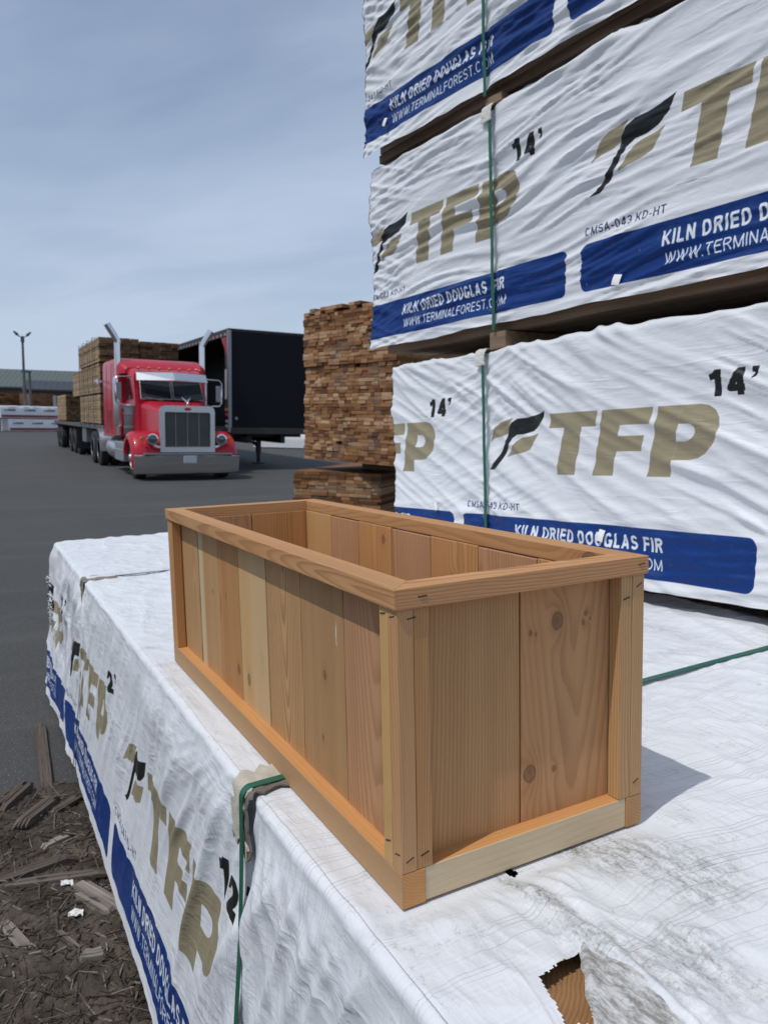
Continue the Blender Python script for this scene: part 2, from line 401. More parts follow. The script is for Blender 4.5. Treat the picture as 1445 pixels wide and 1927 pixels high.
# ------------------------------------------------------------------ printed wraps
PX = 0.0013
class Print:
    """paints lettering and logos of the wrap into an RGBA picture in metres (s along the pack, z up)"""
    def __init__(s, s0, s1, H):
        s.s0, s.s1, s.H = s0, s1, H
        s.w = int((s1 - s0) / PX); s.h = int(H / PX)
        s.im = np.zeros((s.h, s.w, 4), np.float32); s.im[..., :3] = 0.85
    def tri_fill(s, tris, col):
        SS = 3
        tris = np.asarray(tris, float).reshape(-1, 3, 2)
        tris = (tris - [s.s0, 0]) / PX
        lo = np.floor(tris.min((0, 1))).astype(int) - 1; hi = np.ceil(tris.max((0, 1))).astype(int) + 1
        x0, y0 = max(lo[0], 0), max(lo[1], 0); x1, y1 = min(hi[0], s.w), min(hi[1], s.h)
        if x1 <= x0 or y1 <= y0: return
        acc = np.zeros(((y1 - y0) * SS, (x1 - x0) * SS), bool)
        for t in tris:
            a = np.floor((t.min(0) - [x0, y0]) * SS).astype(int); e = np.ceil((t.max(0) - [x0, y0]) * SS).astype(int) + 1
            ax, ay = max(a[0], 0), max(a[1], 0); ex, ey = min(e[0], acc.shape[1]), min(e[1], acc.shape[0])
            if ex <= ax or ey <= ay: continue
            X, Y = np.meshgrid((np.arange(ax, ex) + 0.5) / SS + x0, (np.arange(ay, ey) + 0.5) / SS + y0)
            def ed(p, q): return (q[0] - p[0]) * (Y - p[1]) - (q[1] - p[1]) * (X - p[0])
            e0, e1, e2 = ed(t[0], t[1]), ed(t[1], t[2]), ed(t[2], t[0])
            acc[ay:ey, ax:ex] |= ((e0 >= 0) & (e1 >= 0) & (e2 >= 0)) | ((e0 <= 0) & (e1 <= 0) & (e2 <= 0))
        cov = acc.reshape(y1 - y0, SS, x1 - x0, SS).mean((1, 3))
        R_ = s.im[y0:y1, x0:x1]
        if col is None:                                   # bare cloth again
            R_[..., 3] *= 1 - cov; return
        c = np.array([((v / 255) ) for v in col], np.float32)
        A = R_[..., 3:4]; cv = cov[..., None]
        na = np.maximum(A, cv)
        R_[..., :3] = np.where(cv > 0, np.where(A > 0.01, R_[..., :3] * (1 - cv) + c * cv, c), R_[..., :3])
        R_[..., 3:4] = na
    def poly(s, pts, col):
        bm = bmesh.new(); vs = [bm.verts.new((p[0], p[1], 0)) for p in pts]
        f = bm.faces.new(vs); bmesh.ops.triangulate(bm, faces=[f])
        t = [[(v.co.x, v.co.y) for v in q.verts] for q in bm.faces]; bm.free(); s.tri_fill(t, col)
    def text(s, txt, x0, x1, z0, z1, col, weight=0.17, slant=0.0, gap=0.16):
        """plain grotesque capitals drawn as strokes of even weight"""
        t = weight; h = t / 2
        def arc(cx, cy, rx, ry, a0, a1, n=14): return [(cx + rx * math.cos(R(a0 + (a1 - a0) * i / n)), cy + ry * math.sin(R(a0 + (a1 - a0) * i / n))) for i in range(n + 1)]
        def glyph(c):
            w = {'I': t, 'M': .86, 'W': 1.02, '.': t, '-': .36, ' ': .22, 'L': .56, 'F': .60, 'E': .62, 'T': .66, 'O': .78, 'G': .76, 'C': .74, "'": t, '1': .44}.get(c, .68 if not c.isdigit() else .60)
            r, q = w - h, (1 - t) / 4
            P = {'A': [[(h * .8, 0), (w / 2, 1 - h * .3), (w - h * .8, 0)], [(w * .22, .28), (w * .78, .28)]],
                 'C': [arc(w / 2, .5, w / 2 - h, .5 - h, 42, 318, 22)], 'G': [arc(w / 2, .5, w / 2 - h, .5 - h, 42, 345, 22), [(w * .55, .44), (r, .44), (r, 0)]],
                 'O': [arc(w / 2, .5, w / 2 - h, .5 - h, 0, 360, 28)], '0': [arc(w / 2, .5, w / 2 - h, .5 - h, 0, 360, 28)],
                 'D': [[(w - .36, h), (h, h), (h, 1 - h), (w - .36, 1 - h)] + arc(w - .38, .5, .38 - h, .5 - h, 90, -90)],
                 'E': [[(w, 1 - h), (h, 1 - h), (h, h), (w, h)], [(h, .52), (w * .92, .52)]], 'F': [[(w, 1 - h), (h, 1 - h), (h, 0)], [(h, .50), (w * .9, .50)]],
                 'H': [[(h, 0), (h, 1)], [(r, 0), (r, 1)], [(h, .52), (r, .52)]], 'I': [[(h, 0), (h, 1)]],
                 'K': [[(h, 0), (h, 1)], [(w - h * .6, 1), (h, .36)], [(w * .36, .56), (w - h * .5, 0)]], 'L': [[(h, 1), (h, h), (w, h)]],
                 'M': [[(h, 0), (h, 1 - h), (w / 2, .08), (r, 1 - h), (r, 0)]], 'N': [[(h, 0), (h, 1 - h * .5), (r, h * .5), (r, 1)]],
                 'R': [[(h, 0), (h, 1 - h), (w - .28, 1 - h)] + arc(w - .29, .73, .29 - h, .27 - h, 90, -90, 10) + [(h, .46)], [(w * .55, .46), (w - h * .6, 0)]],
                 'S': [arc(w / 2, 1 - h - q, w / 2 - h, q, 25, 270, 14) + arc(w / 2, h + q, w / 2 - h, q, 90, -155, 14)[1:]],
                 'T': [[(0, 1 - h), (w, 1 - h)], [(w / 2, 1 - h), (w / 2, 0)]], 'U': [[(h, 1), (h, .34)] + arc(w / 2, .34, w / 2 - h, .34 - h, 180, 360, 12) + [(r, 1)]],
                 'W': [[(h * .7, 1), (w * .27, h * .4), (w * .5, 1 - h * .5), (w * .73, h * .4), (w - h * .7, 1)]],
                 '-': [[(0, .38), (w, .38)]], '1': [[(w - h, 0), (w - h, 1)], [(0, .72), (w * .45, .78), (w - h, .96)]], '.': [[(h, 0), (h, t)]],
                 '3': [arc(w / 2, 1 - h - q, w / 2 - h, q, 160, -90, 12) + arc(w / 2, h + q, w / 2 - h, q, 90, -160, 12)[1:]],
                 '4': [[(w, .27), (h * .5, .27), (w * .68, 1 - h * .4)], [(w * .72, 1), (w * .72, 0)]],
                 '2': [arc(w / 2, 1 - h - .26, w / 2 - h, .26, 170, -35, 12) + [(h * 1.1, h), (w, h)]]}.get(c, [])
            return P, w
        tris = []; x = 0
        for c in txt:
            P, w = glyph(c)
            for pl in P:
                for k, (a, b_) in enumerate(zip(pl[:-1], pl[1:])):
                    dx, dy = b_[0] - a[0], b_[1] - a[1]; L = math.hypot(dx, dy) or 1e-6; nx, ny = -dy / L * h, dx / L * h
                    q4 = [(x + a[0] + nx, a[1] + ny), (x + b_[0] + nx, b_[1] + ny), (x + b_[0] - nx, b_[1] - ny), (x + a[0] - nx, a[1] - ny)]
                    tris += [[q4[0], q4[1], q4[2]], [q4[0], q4[2], q4[3]]]
                    if k:
                        for i in range(8):
                            a0, a1 = i * math.pi / 4, (i + 1) * math.pi / 4
                            tris.append([(x + a[0], a[1]), (x + a[0] + h * math.cos(a0), a[1] + h * math.sin(a0)), (x + a[0] + h * math.cos(a1), a[1] + h * math.sin(a1))])
            x += w + gap
        v = np.array(tris).reshape(-1, 2); tot = x - gap
        v[:, 1] = np.clip(v[:, 1], 0, 1); v[:, 0] = x0 + v[:, 0] / tot * (x1 - x0) + slant * v[:, 1] * (z1 - z0); v[:, 1] = z0 + v[:, 1] * (z1 - z0)
        s.tri_fill(v.reshape(-1, 3, 2), col)
    def image(s, name):
        im = bpy.data.images.new(name, s.w, s.h, alpha=True); im.alpha_mode = 'CHANNEL_PACKED'
        im.pixels.foreach_set(s.im.ravel()); im.update(); im.pack()
        return im


BLUE = (4, 48, 112); TAN = (146, 136, 110); INK = (26, 29, 29); NAVY = (44, 60, 104); WHT = (214, 217, 222)
def rrect(x0, x1, z0, z1, r):
    out = []
    for cx, cz, a0 in ((x1 - r, z0 + r, -90), (x1 - r, z1 - r, 0), (x0 + r, z1 - r, 90), (x0 + r, z0 + r, 180)):
        for k in range(7):
            a = R(a0 + 15 * k); out.append((cx + r * math.cos(a), cz + r * math.sin(a)))
    return out
LEAF_B = [(1.0, 1.0), (.93, .80), (.80, .665), (.66, .62), (.53, .615), (.45, .56), (.38, .43), (.26, .16), (.19, .06), (.13, .01), (0, 0), (.08, .06), (.17, .19), (.26, .36), (.34, .55), (.38, .70), (.44, .83), (.54, .895), (.70, .90), (.84, .93)]
LEAF_L = [(.475, .915), (.36, .875), (.24, .845), (.14, .78), (.06, .64), (-.01, .50), (.12, .575), (.26, .595), (.36, .64), (.405, .75), (.43, .84)]
LEAF_R = [(.88, .63), (.76, .585), (.62, .565), (.52, .51), (.44, .40), (.34, .23), (.47, .275), (.63, .30), (.75, .355), (.81, .47)]
def tfp(pr, x0, z0, H, W_=0.657, col=TAN):
    k = W_ / 2.99
    def P(pts): return [(x0 + (q[0] + 0.22 * (q[1] - 1)) * k, z0 + q[1] * H) for q in pts]
    pr.poly(P([(0, 1), (.98, 1), (.98, .76), (.70, .76), (.70, 0), (.32, 0), (.32, .76), (0, .76)]), col)
    pr.poly(P([(1.07, 1), (1.98, 1), (1.98, .76), (1.44, .76), (1.44, .60), (1.90, .60), (1.90, .37), (1.44, .37), (1.44, 0), (1.07, 0)]), col)
    def arc(cx, cz, rx, rz, a0, a1, n=9): return [(cx + rx * math.cos(R(a0 + (a1 - a0) * i / n)), cz + rz * math.sin(R(a0 + (a1 - a0) * i / n))) for i in range(n + 1)]
    out = [(2.07, 0), (2.07, 1)] + arc(2.70, .62, .36, .38, 90, -90) + [(2.45, .24), (2.45, 0)]
    # bowl with its counter cut out: one outline bridged down the stem
    cnt = [(2.45, .74)] + [(2.45, .50)] + arc(2.60, .62, .13, .12, -90, 90)
    pr.poly(P([(2.07, 0), (2.07, 1), (2.45, 1), (2.45, 0)]), col)
    outer = arc(2.70, .62, .36, .38, 90, -90); inner = arc(2.60, .62, .13, .12, -90, 90)
    pr.poly(P([(2.45, 1)] + outer + [(2.45, .24), (2.45, .50)] + inner + [(2.45, .74)]), col)
def panel(pr, p0, zo, logo_dx=0.0, logo_dz=0.0, size="14'", lw=1.0):
    pr.poly(rrect(p0, p0 + 1.262, 0.036 + zo, 0.197 + zo, 0.026), BLUE)
    pr.text("CMSA-043 KD-HT", p0 + 0.012, p0 + 0.322, 0.222 + zo, 0.250 + zo, NAVY, 0.17)
    pr.text("KILN DRIED DOUGLAS FIR", p0 + 0.312, p0 + 0.955, 0.122 + zo, 0.170 + zo, WHT, 0.20)
    pr.text("WWW.TERMINALFOREST.COM", p0 + 0.320, p0 + 0.955, 0.064 + zo, 0.102 + zo, WHT, 0.125)
    lx, lz = p0 + 0.142 + logo_dx, 0.378 + zo + logo_dz
    for L, c in ((LEAF_L, TAN), (LEAF_R, TAN), (LEAF_B, INK)): pr.poly([(lx + q[0] * 0.318, lz + q[1] * 0.222) for q in L], c)
    tfp(pr, p0 + 0.486 + logo_dx, 0.365 + zo + logo_dz, 0.222)
    nx, nz, nh = p0 + 1.105 + logo_dx, 0.605 + zo + logo_dz, 0.078
    pr.text(size[:2], nx, nx + 0.112, nz, nz + nh, INK, 0.25, 0.05, 0.24)
    pr.poly([(nx + 0.128 + (q[0] + 0.06 * q[1]) * nh, nz + q[1] * nh) for q in ((0, 1.0), (.24, 1.0), (.24, .80), (.17, .62), (.02, .55), (.02, .63), (.10, .72), (.10, .78), (0, .78))], INK)


def wrap_mat(name, img, blobs=(), dirt=0.25, top_z=0.8, scuff=0.0):
    """white woven lumber wrap: printed side, weave, grime. Object coords: x along, y into the pack, z up"""
    m, g, p = new_mat(name)
    ob = g.n('ShaderNodeTexCoord').outputs['Object']
    uv = g.n('ShaderNodeUVMap', _uv_map='print').outputs[0]
    it = g.n('ShaderNodeTexImage', Vector=uv); it.image = img; it.extension = 'CLIP'; it.interpolation = 'Linear'
    n1 = g.noise(ob, 2.3, 6, 0.6); n2 = g.noise(ob, 14.0, 6, 0.65); n3 = g.noise(ob, 90.0, 4, 0.7)
    base = g.mix(n1, (0.64, 0.66, 0.685), (0.74, 0.755, 0.775))
    worn = g.step(g.noise(ob, 55.0, 5, 0.7), 0.66, 0.8, 1.0, 0.25)
    c = g.mix(g.m('MULTIPLY', it.outputs['Alpha'], worn), base, it.outputs['Color'])
    d = g.m('MULTIPLY', g.step(g.m('ADD', g.m('MULTIPLY', n2, 0.6), g.m('MULTIPLY', n1, 0.4)), 0.52, 0.72), dirt)
    c = g.mix(d, c, (0.34, 0.315, 0.27))
    spk = g.m('MULTIPLY', g.step(n3, 0.74, 0.82), 0.4 * min(1, dirt * 2.5))
    c = g.mix(spk, c, (0.16, 0.14, 0.115))
    x, y, z = g.sep(ob)
    if blobs:
        ww = g.m('MULTIPLY', g.m('SUBTRACT', n2, 0.5), 0.16)
        grit = g.m('ADD', g.m('MULTIPLY', g.step(g.noise(g.map(ob, scale=(0.7, 1.5, 1)), 52.0, 7, 0.75), 0.38, 0.68), 0.60), g.m('MULTIPLY', g.step(g.noise(ob, 210.0, 3, 0.7), 0.42, 0.7), 0.40))
        acc = None
        for (bx, by, rx, ry, rot, amt) in blobs:
            cr, sr = math.cos(R(rot)), math.sin(R(rot))
            dx = g.m('SUBTRACT', x, bx); dy = g.m('SUBTRACT', y, by)
            u = g.m('DIVIDE', g.m('ADD', g.m('MULTIPLY', dx, cr), g.m('MULTIPLY', dy, sr)), rx)
            v = g.m('DIVIDE', g.m('SUBTRACT', g.m('MULTIPLY', dy, cr), g.m('MULTIPLY', dx, sr)), ry)
            dd = g.m('ADD', g.m('SQRT', g.m('ADD', g.m('MULTIPLY', u, u), g.m('MULTIPLY', v, v))), g.m('MULTIPLY', ww, 6.0))
            k = g.m('MULTIPLY', g.step(dd, 0.20, 1.15, 1.0, 0.0), amt * 0.95)
            acc = k if acc is None else g.m('MAXIMUM', acc, k)
        acc = g.m('MULTIPLY', acc, g.step(z, top_z - 0.06, top_z - 0.02))
        c = g.mix(g.m('MULTIPLY', acc, grit, clamp=True), c, (0.145, 0.132, 0.112))
    if scuff:
        # thin rub marks and creased dirt lines over the top
        s1 = g.noise(g.map(ob, scale=(9, 2.0, 4), rot=(0, 0, R(38))), 1.0, 7, 0.7, 1.5)
        s2 = g.noise(g.map(ob, scale=(2.2, 12, 4), rot=(0, 0, R(-14))), 1.0, 7, 0.7, 1.0)
        l1 = g.step(g.m('ABSOLUTE', g.m('SUBTRACT', s1, 0.5)), 0.0, 0.010, 1.0, 0.0)
        l2 = g.step(g.m('ABSOLUTE', g.m('SUBTRACT', s2, 0.5)), 0.0, 0.008, 1.0, 0.0)
        ln = g.m('MULTIPLY', g.m('MAXIMUM', l1, l2), g.m('MULTIPLY', g.step(n2, 0.50, 0.64), scuff))
        c = g.mix(ln, c, (0.22, 0.20, 0.17))
    g.set(p.inputs['Base Color'], c)
    g.set(p.inputs['Roughness'], g.m('ADD', 0.33, g.m('MULTIPLY', n2, 0.25))); p.inputs['Specular IOR Level'].default_value = 0.30
    wv = g.noise(g.map(ob, scale=(520, 130, 130)), 1.0, 2, 0.6)
    fine = g.noise(g.map(ob, scale=(28, 60, 60)), 1.0, 4, 0.6, 0.4)
    def rid(v): return g.m('POWER', g.m('SUBTRACT', 1.0, g.m('MINIMUM', g.m('MULTIPLY', g.m('ABSOLUTE', g.m('SUBTRACT', v, 0.5)), 7.0), 1.0)), 1.4)
    cr1 = g.m('MULTIPLY', rid(g.noise(g.map(ob, scale=(2.6, 13, 13), rot=(0.3, 0.12, 0.5)), 1.0, 3, 0.5, 0.5)), g.step(g.noise(ob, 3.4, 2), 0.42, 0.62))
    cr2 = g.m('MULTIPLY', rid(g.noise(g.map(ob, scale=(6, 30, 30), rot=(0.2, -0.2, -0.4)), 1.0, 3, 0.5, 0.4)), g.step(g.noise(ob, 5.1, 2), 0.45, 0.65))
    cre = g.m('ADD', g.noise(g.map(ob, scale=(7, 22, 22), rot=(0.3, 0.2, 0.5)), 1.0, 4, 0.5, 0.6), g.m('ADD', g.m('MULTIPLY', cr1, 0.75), g.m('MULTIPLY', cr2, 0.40)))
    h = g.m('ADD', g.m('MULTIPLY', wv, 0.12), g.m('ADD', g.m('MULTIPLY', fine, 0.5), cre))
    if scuff:
        wob = g.m('ADD', g.m('MULTIPLY', g.noise(g.map(ob, scale=(1.2, 3.2, 1)), 1.0, 3, 0.5), 0.10), g.m('MULTIPLY', g.noise(g.map(ob, scale=(4, 14, 4)), 1.0, 2, 0.5), 0.012))
        t = g.m('FRACT', g.m('DIVIDE', g.m('ADD', x, wob), 0.058))
        prof = None
        for pos, wid in ((0.30, 0.030), (0.42, 0.028), (0.56, 0.034), (0.90, 0.022)):
            q = g.step(g.m('ABSOLUTE', g.m('SUBTRACT', t, pos)), 0.0, wid, 1.0, 0.0)
            prof = q if prof is None else g.m('ADD', prof, q)
        pres = g.step(g.noise(g.map(ob, scale=(5, 2.2, 2)), 1.0, 3, 0.6), 0.40, 0.62)
        h = g.m('ADD', h, g.m('MULTIPLY', g.m('MULTIPLY', prof, pres), 1.3))
    g.set(p.inputs['Normal'], g.bump(h, 0.42, 0.006))
    return m


def wrap_mesh(name, parent, mat, pr, s0, s1, Wd, H, fine_s, disp, ds=0.009, dv=0.009, flare=None, hole=None, top_fine=True, hem=1.0, s_ref=None, y_ref=None):
    """cloth over a pack: left side, rounded edge, top, rounded edge, right side, all one grid; disp(s, v, region) -> outward offset"""
    r = 0.016
    fa, fb = fine_s
    sl = [s0 + i * 0.09 for i in range(max(0, int((fa - s0) / 0.09)))] + list(np.arange(fa, fb, ds)) + list(np.arange(fb, s1, 0.12)) + [s1]
    if s_ref: sl = [q for q in sl if not s_ref[0] < q < s_ref[1]] + list(np.arange(s_ref[0], s_ref[1], s_ref[2]))
    sv = np.array(sorted(set(np.round(sl, 5))))
    sv = sv[(sv >= s0) & (sv <= s1)]
    side = np.arange(0.0, H - r, dv)
    arc = np.linspace(0, math.pi / 2, 6)
    top = np.arange(r + dv, Wd - r, dv if top_fine else 0.05)
    if y_ref: top = np.array(sorted([q for q in top if not y_ref[0] < q < y_ref[1]] + list(np.arange(*y_ref))))
    py, pz, nyv, nzv, vv = [], [], [], [], []
    for z in side: py.append(0); pz.append(z); nyv.append(-1); nzv.append(0); vv.append(z)
    for a in arc: py.append(r - r * math.cos(a)); pz.append(H - r + r * math.sin(a)); nyv.append(-math.cos(a)); nzv.append(math.sin(a)); vv.append(H - r + a * r)
    for y in top: py.append(y); pz.append(H); nyv.append(0); nzv.append(1); vv.append(H + y)
    for a in arc: py.append(Wd - r + r * math.sin(a)); pz.append(H - r + r * math.cos(a)); nyv.append(math.sin(a)); nzv.append(math.cos(a)); vv.append(H + Wd + a * r)
    for z in np.arange(H - r - 0.1, 0, -0.15).tolist() + [0.0]: py.append(Wd); pz.append(z); nyv.append(1); nzv.append(0); vv.append(H + Wd + H - z)
    py, pz, nyv, nzv, vv = map(np.array, (py, pz, nyv, nzv, vv))
    S, V = np.meshgrid(sv, vv, indexing='ij')
    Y = np.broadcast_to(py, S.shape).copy(); Z = np.broadcast_to(pz, S.shape).copy()
    NY = np.broadcast_to(nyv, S.shape); NZ = np.broadcast_to(nzv, S.shape)
    D = disp(S, V, Y, Z)
    X = S.copy()
    Y2 = Y + NY * D; Z2 = Z + NZ * D
    sidem = np.clip(-NY, 0, 1)
    if flare is not None: Y2 = Y2 - sidem * flare(S, Z)
    # ragged lower hem and ends
    Z2 = Z2 + sidem * sstep(Z, 0.06, 0.0) * hem * (0.010 * pn(S * 3, S * 0, 21) + 0.004 * pn(S * 11, S * 0, 22))
    X = X + sstep(S, s0 + 0.12, s0) * (0.018 * pn(Z * 5 + Y * 3, Z * 0, 23) + 0.008 * pn(Z * 21 + Y * 9, Z * 0, 24))
    n, k = S.shape; idx = np.arange(n * k).reshape(n, k)
    F = np.stack([idx[:-1, :-1], idx[1:, :-1], idx[1:, 1:], idx[:-1, 1:]], -1).reshape(-1, 4)
    if hole is not None:
        cS = ((S[:-1, :-1] + S[1:, 1:]) / 2).ravel(); cY = ((Y[:-1, :-1] + Y[1:, 1:]) / 2).ravel(); cV = ((V[:-1, :-1] + V[1:, 1:]) / 2).ravel()
        F = F[~hole(cS, cY, cV)]
    me = bpy.data.meshes.new(name)
    me.vertices.add(n * k); me.vertices.foreach_set('co', np.stack([X, Y2, Z2], -1).ravel())
    me.loops.add(len(F) * 4); me.loops.foreach_set('vertex_index', F.ravel().astype(np.int32))
    me.polygons.add(len(F)); me.polygons.foreach_set('loop_start', np.arange(0, len(F) * 4, 4, dtype=np.int32)); me.polygons.foreach_set('loop_total', np.full(len(F), 4, np.int32))
    uv = me.uv_layers.new(name='print')
    U = np.stack([(S - pr.s0) / (pr.s1 - pr.s0), V / pr.H], -1).reshape(-1, 2)
    U[(V.ravel() > H + 0.02)] = (-1, -1)
    uv.data.foreach_set('uv', U[F.ravel()].astype(np.float32).ravel())
    me.update(); me.validate()
    me.polygons.foreach_set('use_smooth', [True] * len(me.polygons)); me.materials.append(mat)
    o = bpy.data.objects.new(name, me); COL.objects.link(o); o.parent = parent
    return o, (sv, vv, X, Y2, Z2)


def strap(name, parent, mat, s_at, s_top, Wd, H, width=0.016, off=0.006, flare=None, from_z=0.0, wig=0.0, sag=0.0, thick=0.0016):
    """flat band up the side, over the edge and across the top"""
    pts = []
    for i in range(36):
        z = from_z + (H - 0.014 - from_z) * i / 35
        fl = float(flare(np.array(s_at), np.array(z))) if flare is not None else 0
        pts.append((s_at + wig * math.sin(i * 0.55) * (1 - i / 35), -off - fl - sag * math.sin(math.pi * i / 35), z, 0))
    for k in range(1, 6):
        a = k * math.pi / 12; q = 0.014 + off
        pts.append((s_at, 0.014 - q * math.cos(a), H - 0.014 + q * math.sin(a), 0))
    for i in range(1, 30): 
        f = i / 29; pts.append((s_at + (s_top - s_at) * f, 0.014 + (Wd - 0.03) * f, H + off, 0))
    for z in np.linspace(H - 0.02, 0, 6): pts.append((s_top, Wd + off, z, 0))
    b = MB(); rings = []
    P = [Vector(p[:3]) for p in pts]
    for i, p in enumerate(P):
        t = (P[min(i + 1, len(P) - 1)] - P[max(i - 1, 0)]).normalized()
        w = Vector((1, 0, 0)); nrm = t.cross(w).normalized(); w = nrm.cross(t).normalized()
        rings.append([p - w * width / 2, p + w * width / 2, p + w * width / 2 + nrm * thick, p - w * width / 2 + nrm * thick])
    b.loft(rings)
    return b.build(name, mat, parent, smooth=True)


def corner_card(name, parent, mat, s, H, width, up, over, flare=None, seed=0, torn=0.01, off=0.004, thick=0.004):
    """cardboard edge protector folded over the pack's top edge, with ragged margins"""
    rr = np.random.RandomState(seed); n = 14
    path = [(-off, H - up + (up - 0.014) * i / 8) for i in range(9)] + [(0.014 - (0.014 + off) * math.cos(a), H - 0.014 + (0.014 + off) * math.sin(a)) for a in (0.4, 0.8, 1.2)] + [(0.014 + over * i / 8, H + off) for i in range(9)]
    b = MB(); rings_o = []; rings_i = []
    e0 = rr.normal(0, torn, len(path)); e1 = rr.normal(0, torn, len(path))
    for i, (y, z) in enumerate(path):
        ro = []; ri = []
        for j in range(n):
            f = j / (n - 1); xx = s - width / 2 + e0[i] + (width + e1[i] - e0[i]) * f
            w = 0.0035 * pn(xx * 40, i * 0.9 + seed, 5)
            if i in (0, len(path) - 1):
                k = rr.normal(0, torn * 0.8)
                dz = k if i == 0 else 0; dy = k if i else 0
            else: dz = dy = 0
            m_ = 0 if z > H - 0.02 else 1
            ro.append(Vector((xx, y - (w + thick if m_ else 0) + dy, z + (0 if m_ else w + thick) + dz)))
            ri.append(Vector((xx, y + dy, z + dz)))
        rings_o.append(ro); rings_i.append(ri)
    rings = [o_ + i_[::-1] for o_, i_ in zip(rings_o, rings_i)]
    b.loft(rings)
    return b.build(name, mat, parent, smooth=True, angle=50)


def lumber_core(parent, s0, s1, Wd, H, z0, seed, mat=GREYWOOD, bw=0.140):
    """the boards inside a wrap, seen along the open bottom and end"""
    rr = random.Random(seed); b = MB()
    n = max(4, int(Wd / bw)); w = (Wd - 0.08) / n
    for i in range(n):
        y = 0.040 + i * w
        j = rr.uniform(-0.02, 0.02)
        b.box((s0 + 0.03 + j, y + 0.0025, z0 + rr.uniform(0, 0.003)), (s1 + j, y + w - 0.0025, z0 + 0.036), 0, rr.random())
        b.box((s0 + 0.03 - j, y + 0.0025, z0 + 0.040), (s1, y + w - 0.0025, z0 + 0.076), 0, rr.random())
    for k in range(int((H - 0.1) / 0.04)):
        z = z0 + 0.08 + k * 0.04
        j = rr.uniform(-0.012, 0.012)
        b.box((s0 + 0.04 + j, 0.046, z), (s1, Wd - 0.046, min(z + 0.0375, z0 + H - 0.03)), 0, rr.random())
    return b.build('lumber', mat, parent, bevel=0.0)


def dunnage(name, mtx, s, y0, y1, z0, h, w, label, group='dunnage blocks under the packs', tone=0.3):
    b = MB(); b.box((s - w / 2, y0, z0), (s + w / 2, y1, z0 + h), 0, tone)
    o = b.build(name, GREYWOOD, bevel=0.003); o.matrix_world = mtx
    return tag(o, label, 'dunnage', group)


# ---- the tower: three wrapped packs on top of one another
def axes(ex, ey, ez, o):
    return Matrix((ex, ey, ez)).transposed().to_4x4() if False else Matrix.Translation(o) @ Matrix((ex, ey, ez)).transposed().to_4x4()
TW_X = Vector((0.115, -0.993, 0.017)).normalized(); TW_Y = Vector((0.9934, 0.115, 0.0)).normalized(); TW_Z = TW_X.cross(TW_Y).normalized()
TW_Y = TW_Z.cross(TW_X)
TOWER = NEAR @ axes(TW_X, TW_Y, TW_Z, Vector((1.475, 0.959, 0.05)))


def tower_disp(kind, s_strap, s0):
    def f(S, V, Y, Z):
        near_strap = gauss(S - s_strap, 0.28)
        warp = 0.07 * pn(S * 1.3, V * 1.3, 31 + kind)
        if kind == 3:
            th = R(27)
            A = S * math.cos(th) - V * math.sin(th); Q = S * math.sin(th) + V * math.cos(th) + warp * 0.9
            d = 0.011 * ridge(pn(A * 0.8, Q * 6.5, 1), 1.3) * (0.30 + 0.70 * sstep(S, -1.0, -0.2))
            d += 0.0085 * ridge(pn(A * 1.3, Q * 13.0, 2), 1.5)
            d += 0.012 * pn(A * 0.7, Q * 3.2, 3)
            d += 0.0110 * crease(pn(A * 0.9, Q * 10.0, 11), 5.0) * sstep(pn(S * 1.5, V * 3, 13), -0.1, 0.2)
            d += 0.0068 * crease(pn(A * 1.6, (Q + 0.05 * A) * 22.0, 14), 4.5) * sstep(pn(S * 1.8, V * 3.5, 15), 0.0, 0.25)
            d += near_strap * 0.007 * ridge(pn(S * 2.2, (V - 0.35 * (S - s_strap)) * 20, 4), 2)
            d += 0.008 * ridge(pn(S * 1.2, (V - 0.10 * S) * 15, 8), 1.6) * sstep(V, 0.34, 0.1)
        else:
            Q = V - 0.09 * S + warp * 0.8 + 0.030 * pn(S * 2.2, V * 3, 40 + kind)
            amp = 0.45 + 0.75 * gauss(S - s_strap - 0.1, 0.8)
            gate = lambda sd, lo=-0.15, hi=0.15: sstep(pn(S * 1.6, Q * 4.5, sd), lo, hi)
            d = amp * 0.0080 * ridge(pn(S * 0.9 + 5 * kind, Q * 9.0, 5 + kind), 1.2)
            d += amp * 0.0120 * crease(pn(S * 1.0, (Q + 0.02 * S) * 12.0, 6 + kind), 5.0) * (0.3 + 0.7 * gate(50 + kind))
            d += amp * 0.0082 * crease(pn(S * 1.7, (Q - 0.05 * S) * 22.0, 12 + kind), 4.5) * gate(54 + kind)
            d += amp * 0.0056 * crease(pn(S * 2.6, (Q + 0.12 * S) * 34.0, 16 + kind), 4.0) * gate(58 + kind, 0.0, 0.2)
            d += 0.010 * pn(S * 1.0, Q * 4, 7 + kind)
            d += sstep(S, s0 + 0.45, s0) * (0.010 * crease(pn(S * 1.8, (V + 0.4 * S) * 14, 10 + kind), 4.0) + 0.005 * crease(pn(S * 3.0, (V - 0.3 * S) * 26, 20 + kind), 4.0))
        d -= 0.012 * gauss(S - s_strap, 0.018) + 0.006 * gauss(S - s_strap, 0.08)
        d -= 0.008
        top = sstep(Z, 0.0, 0.01) * (V > 0.86)
        return np.where(V > 0.87, d * 0.35, d)
    return f


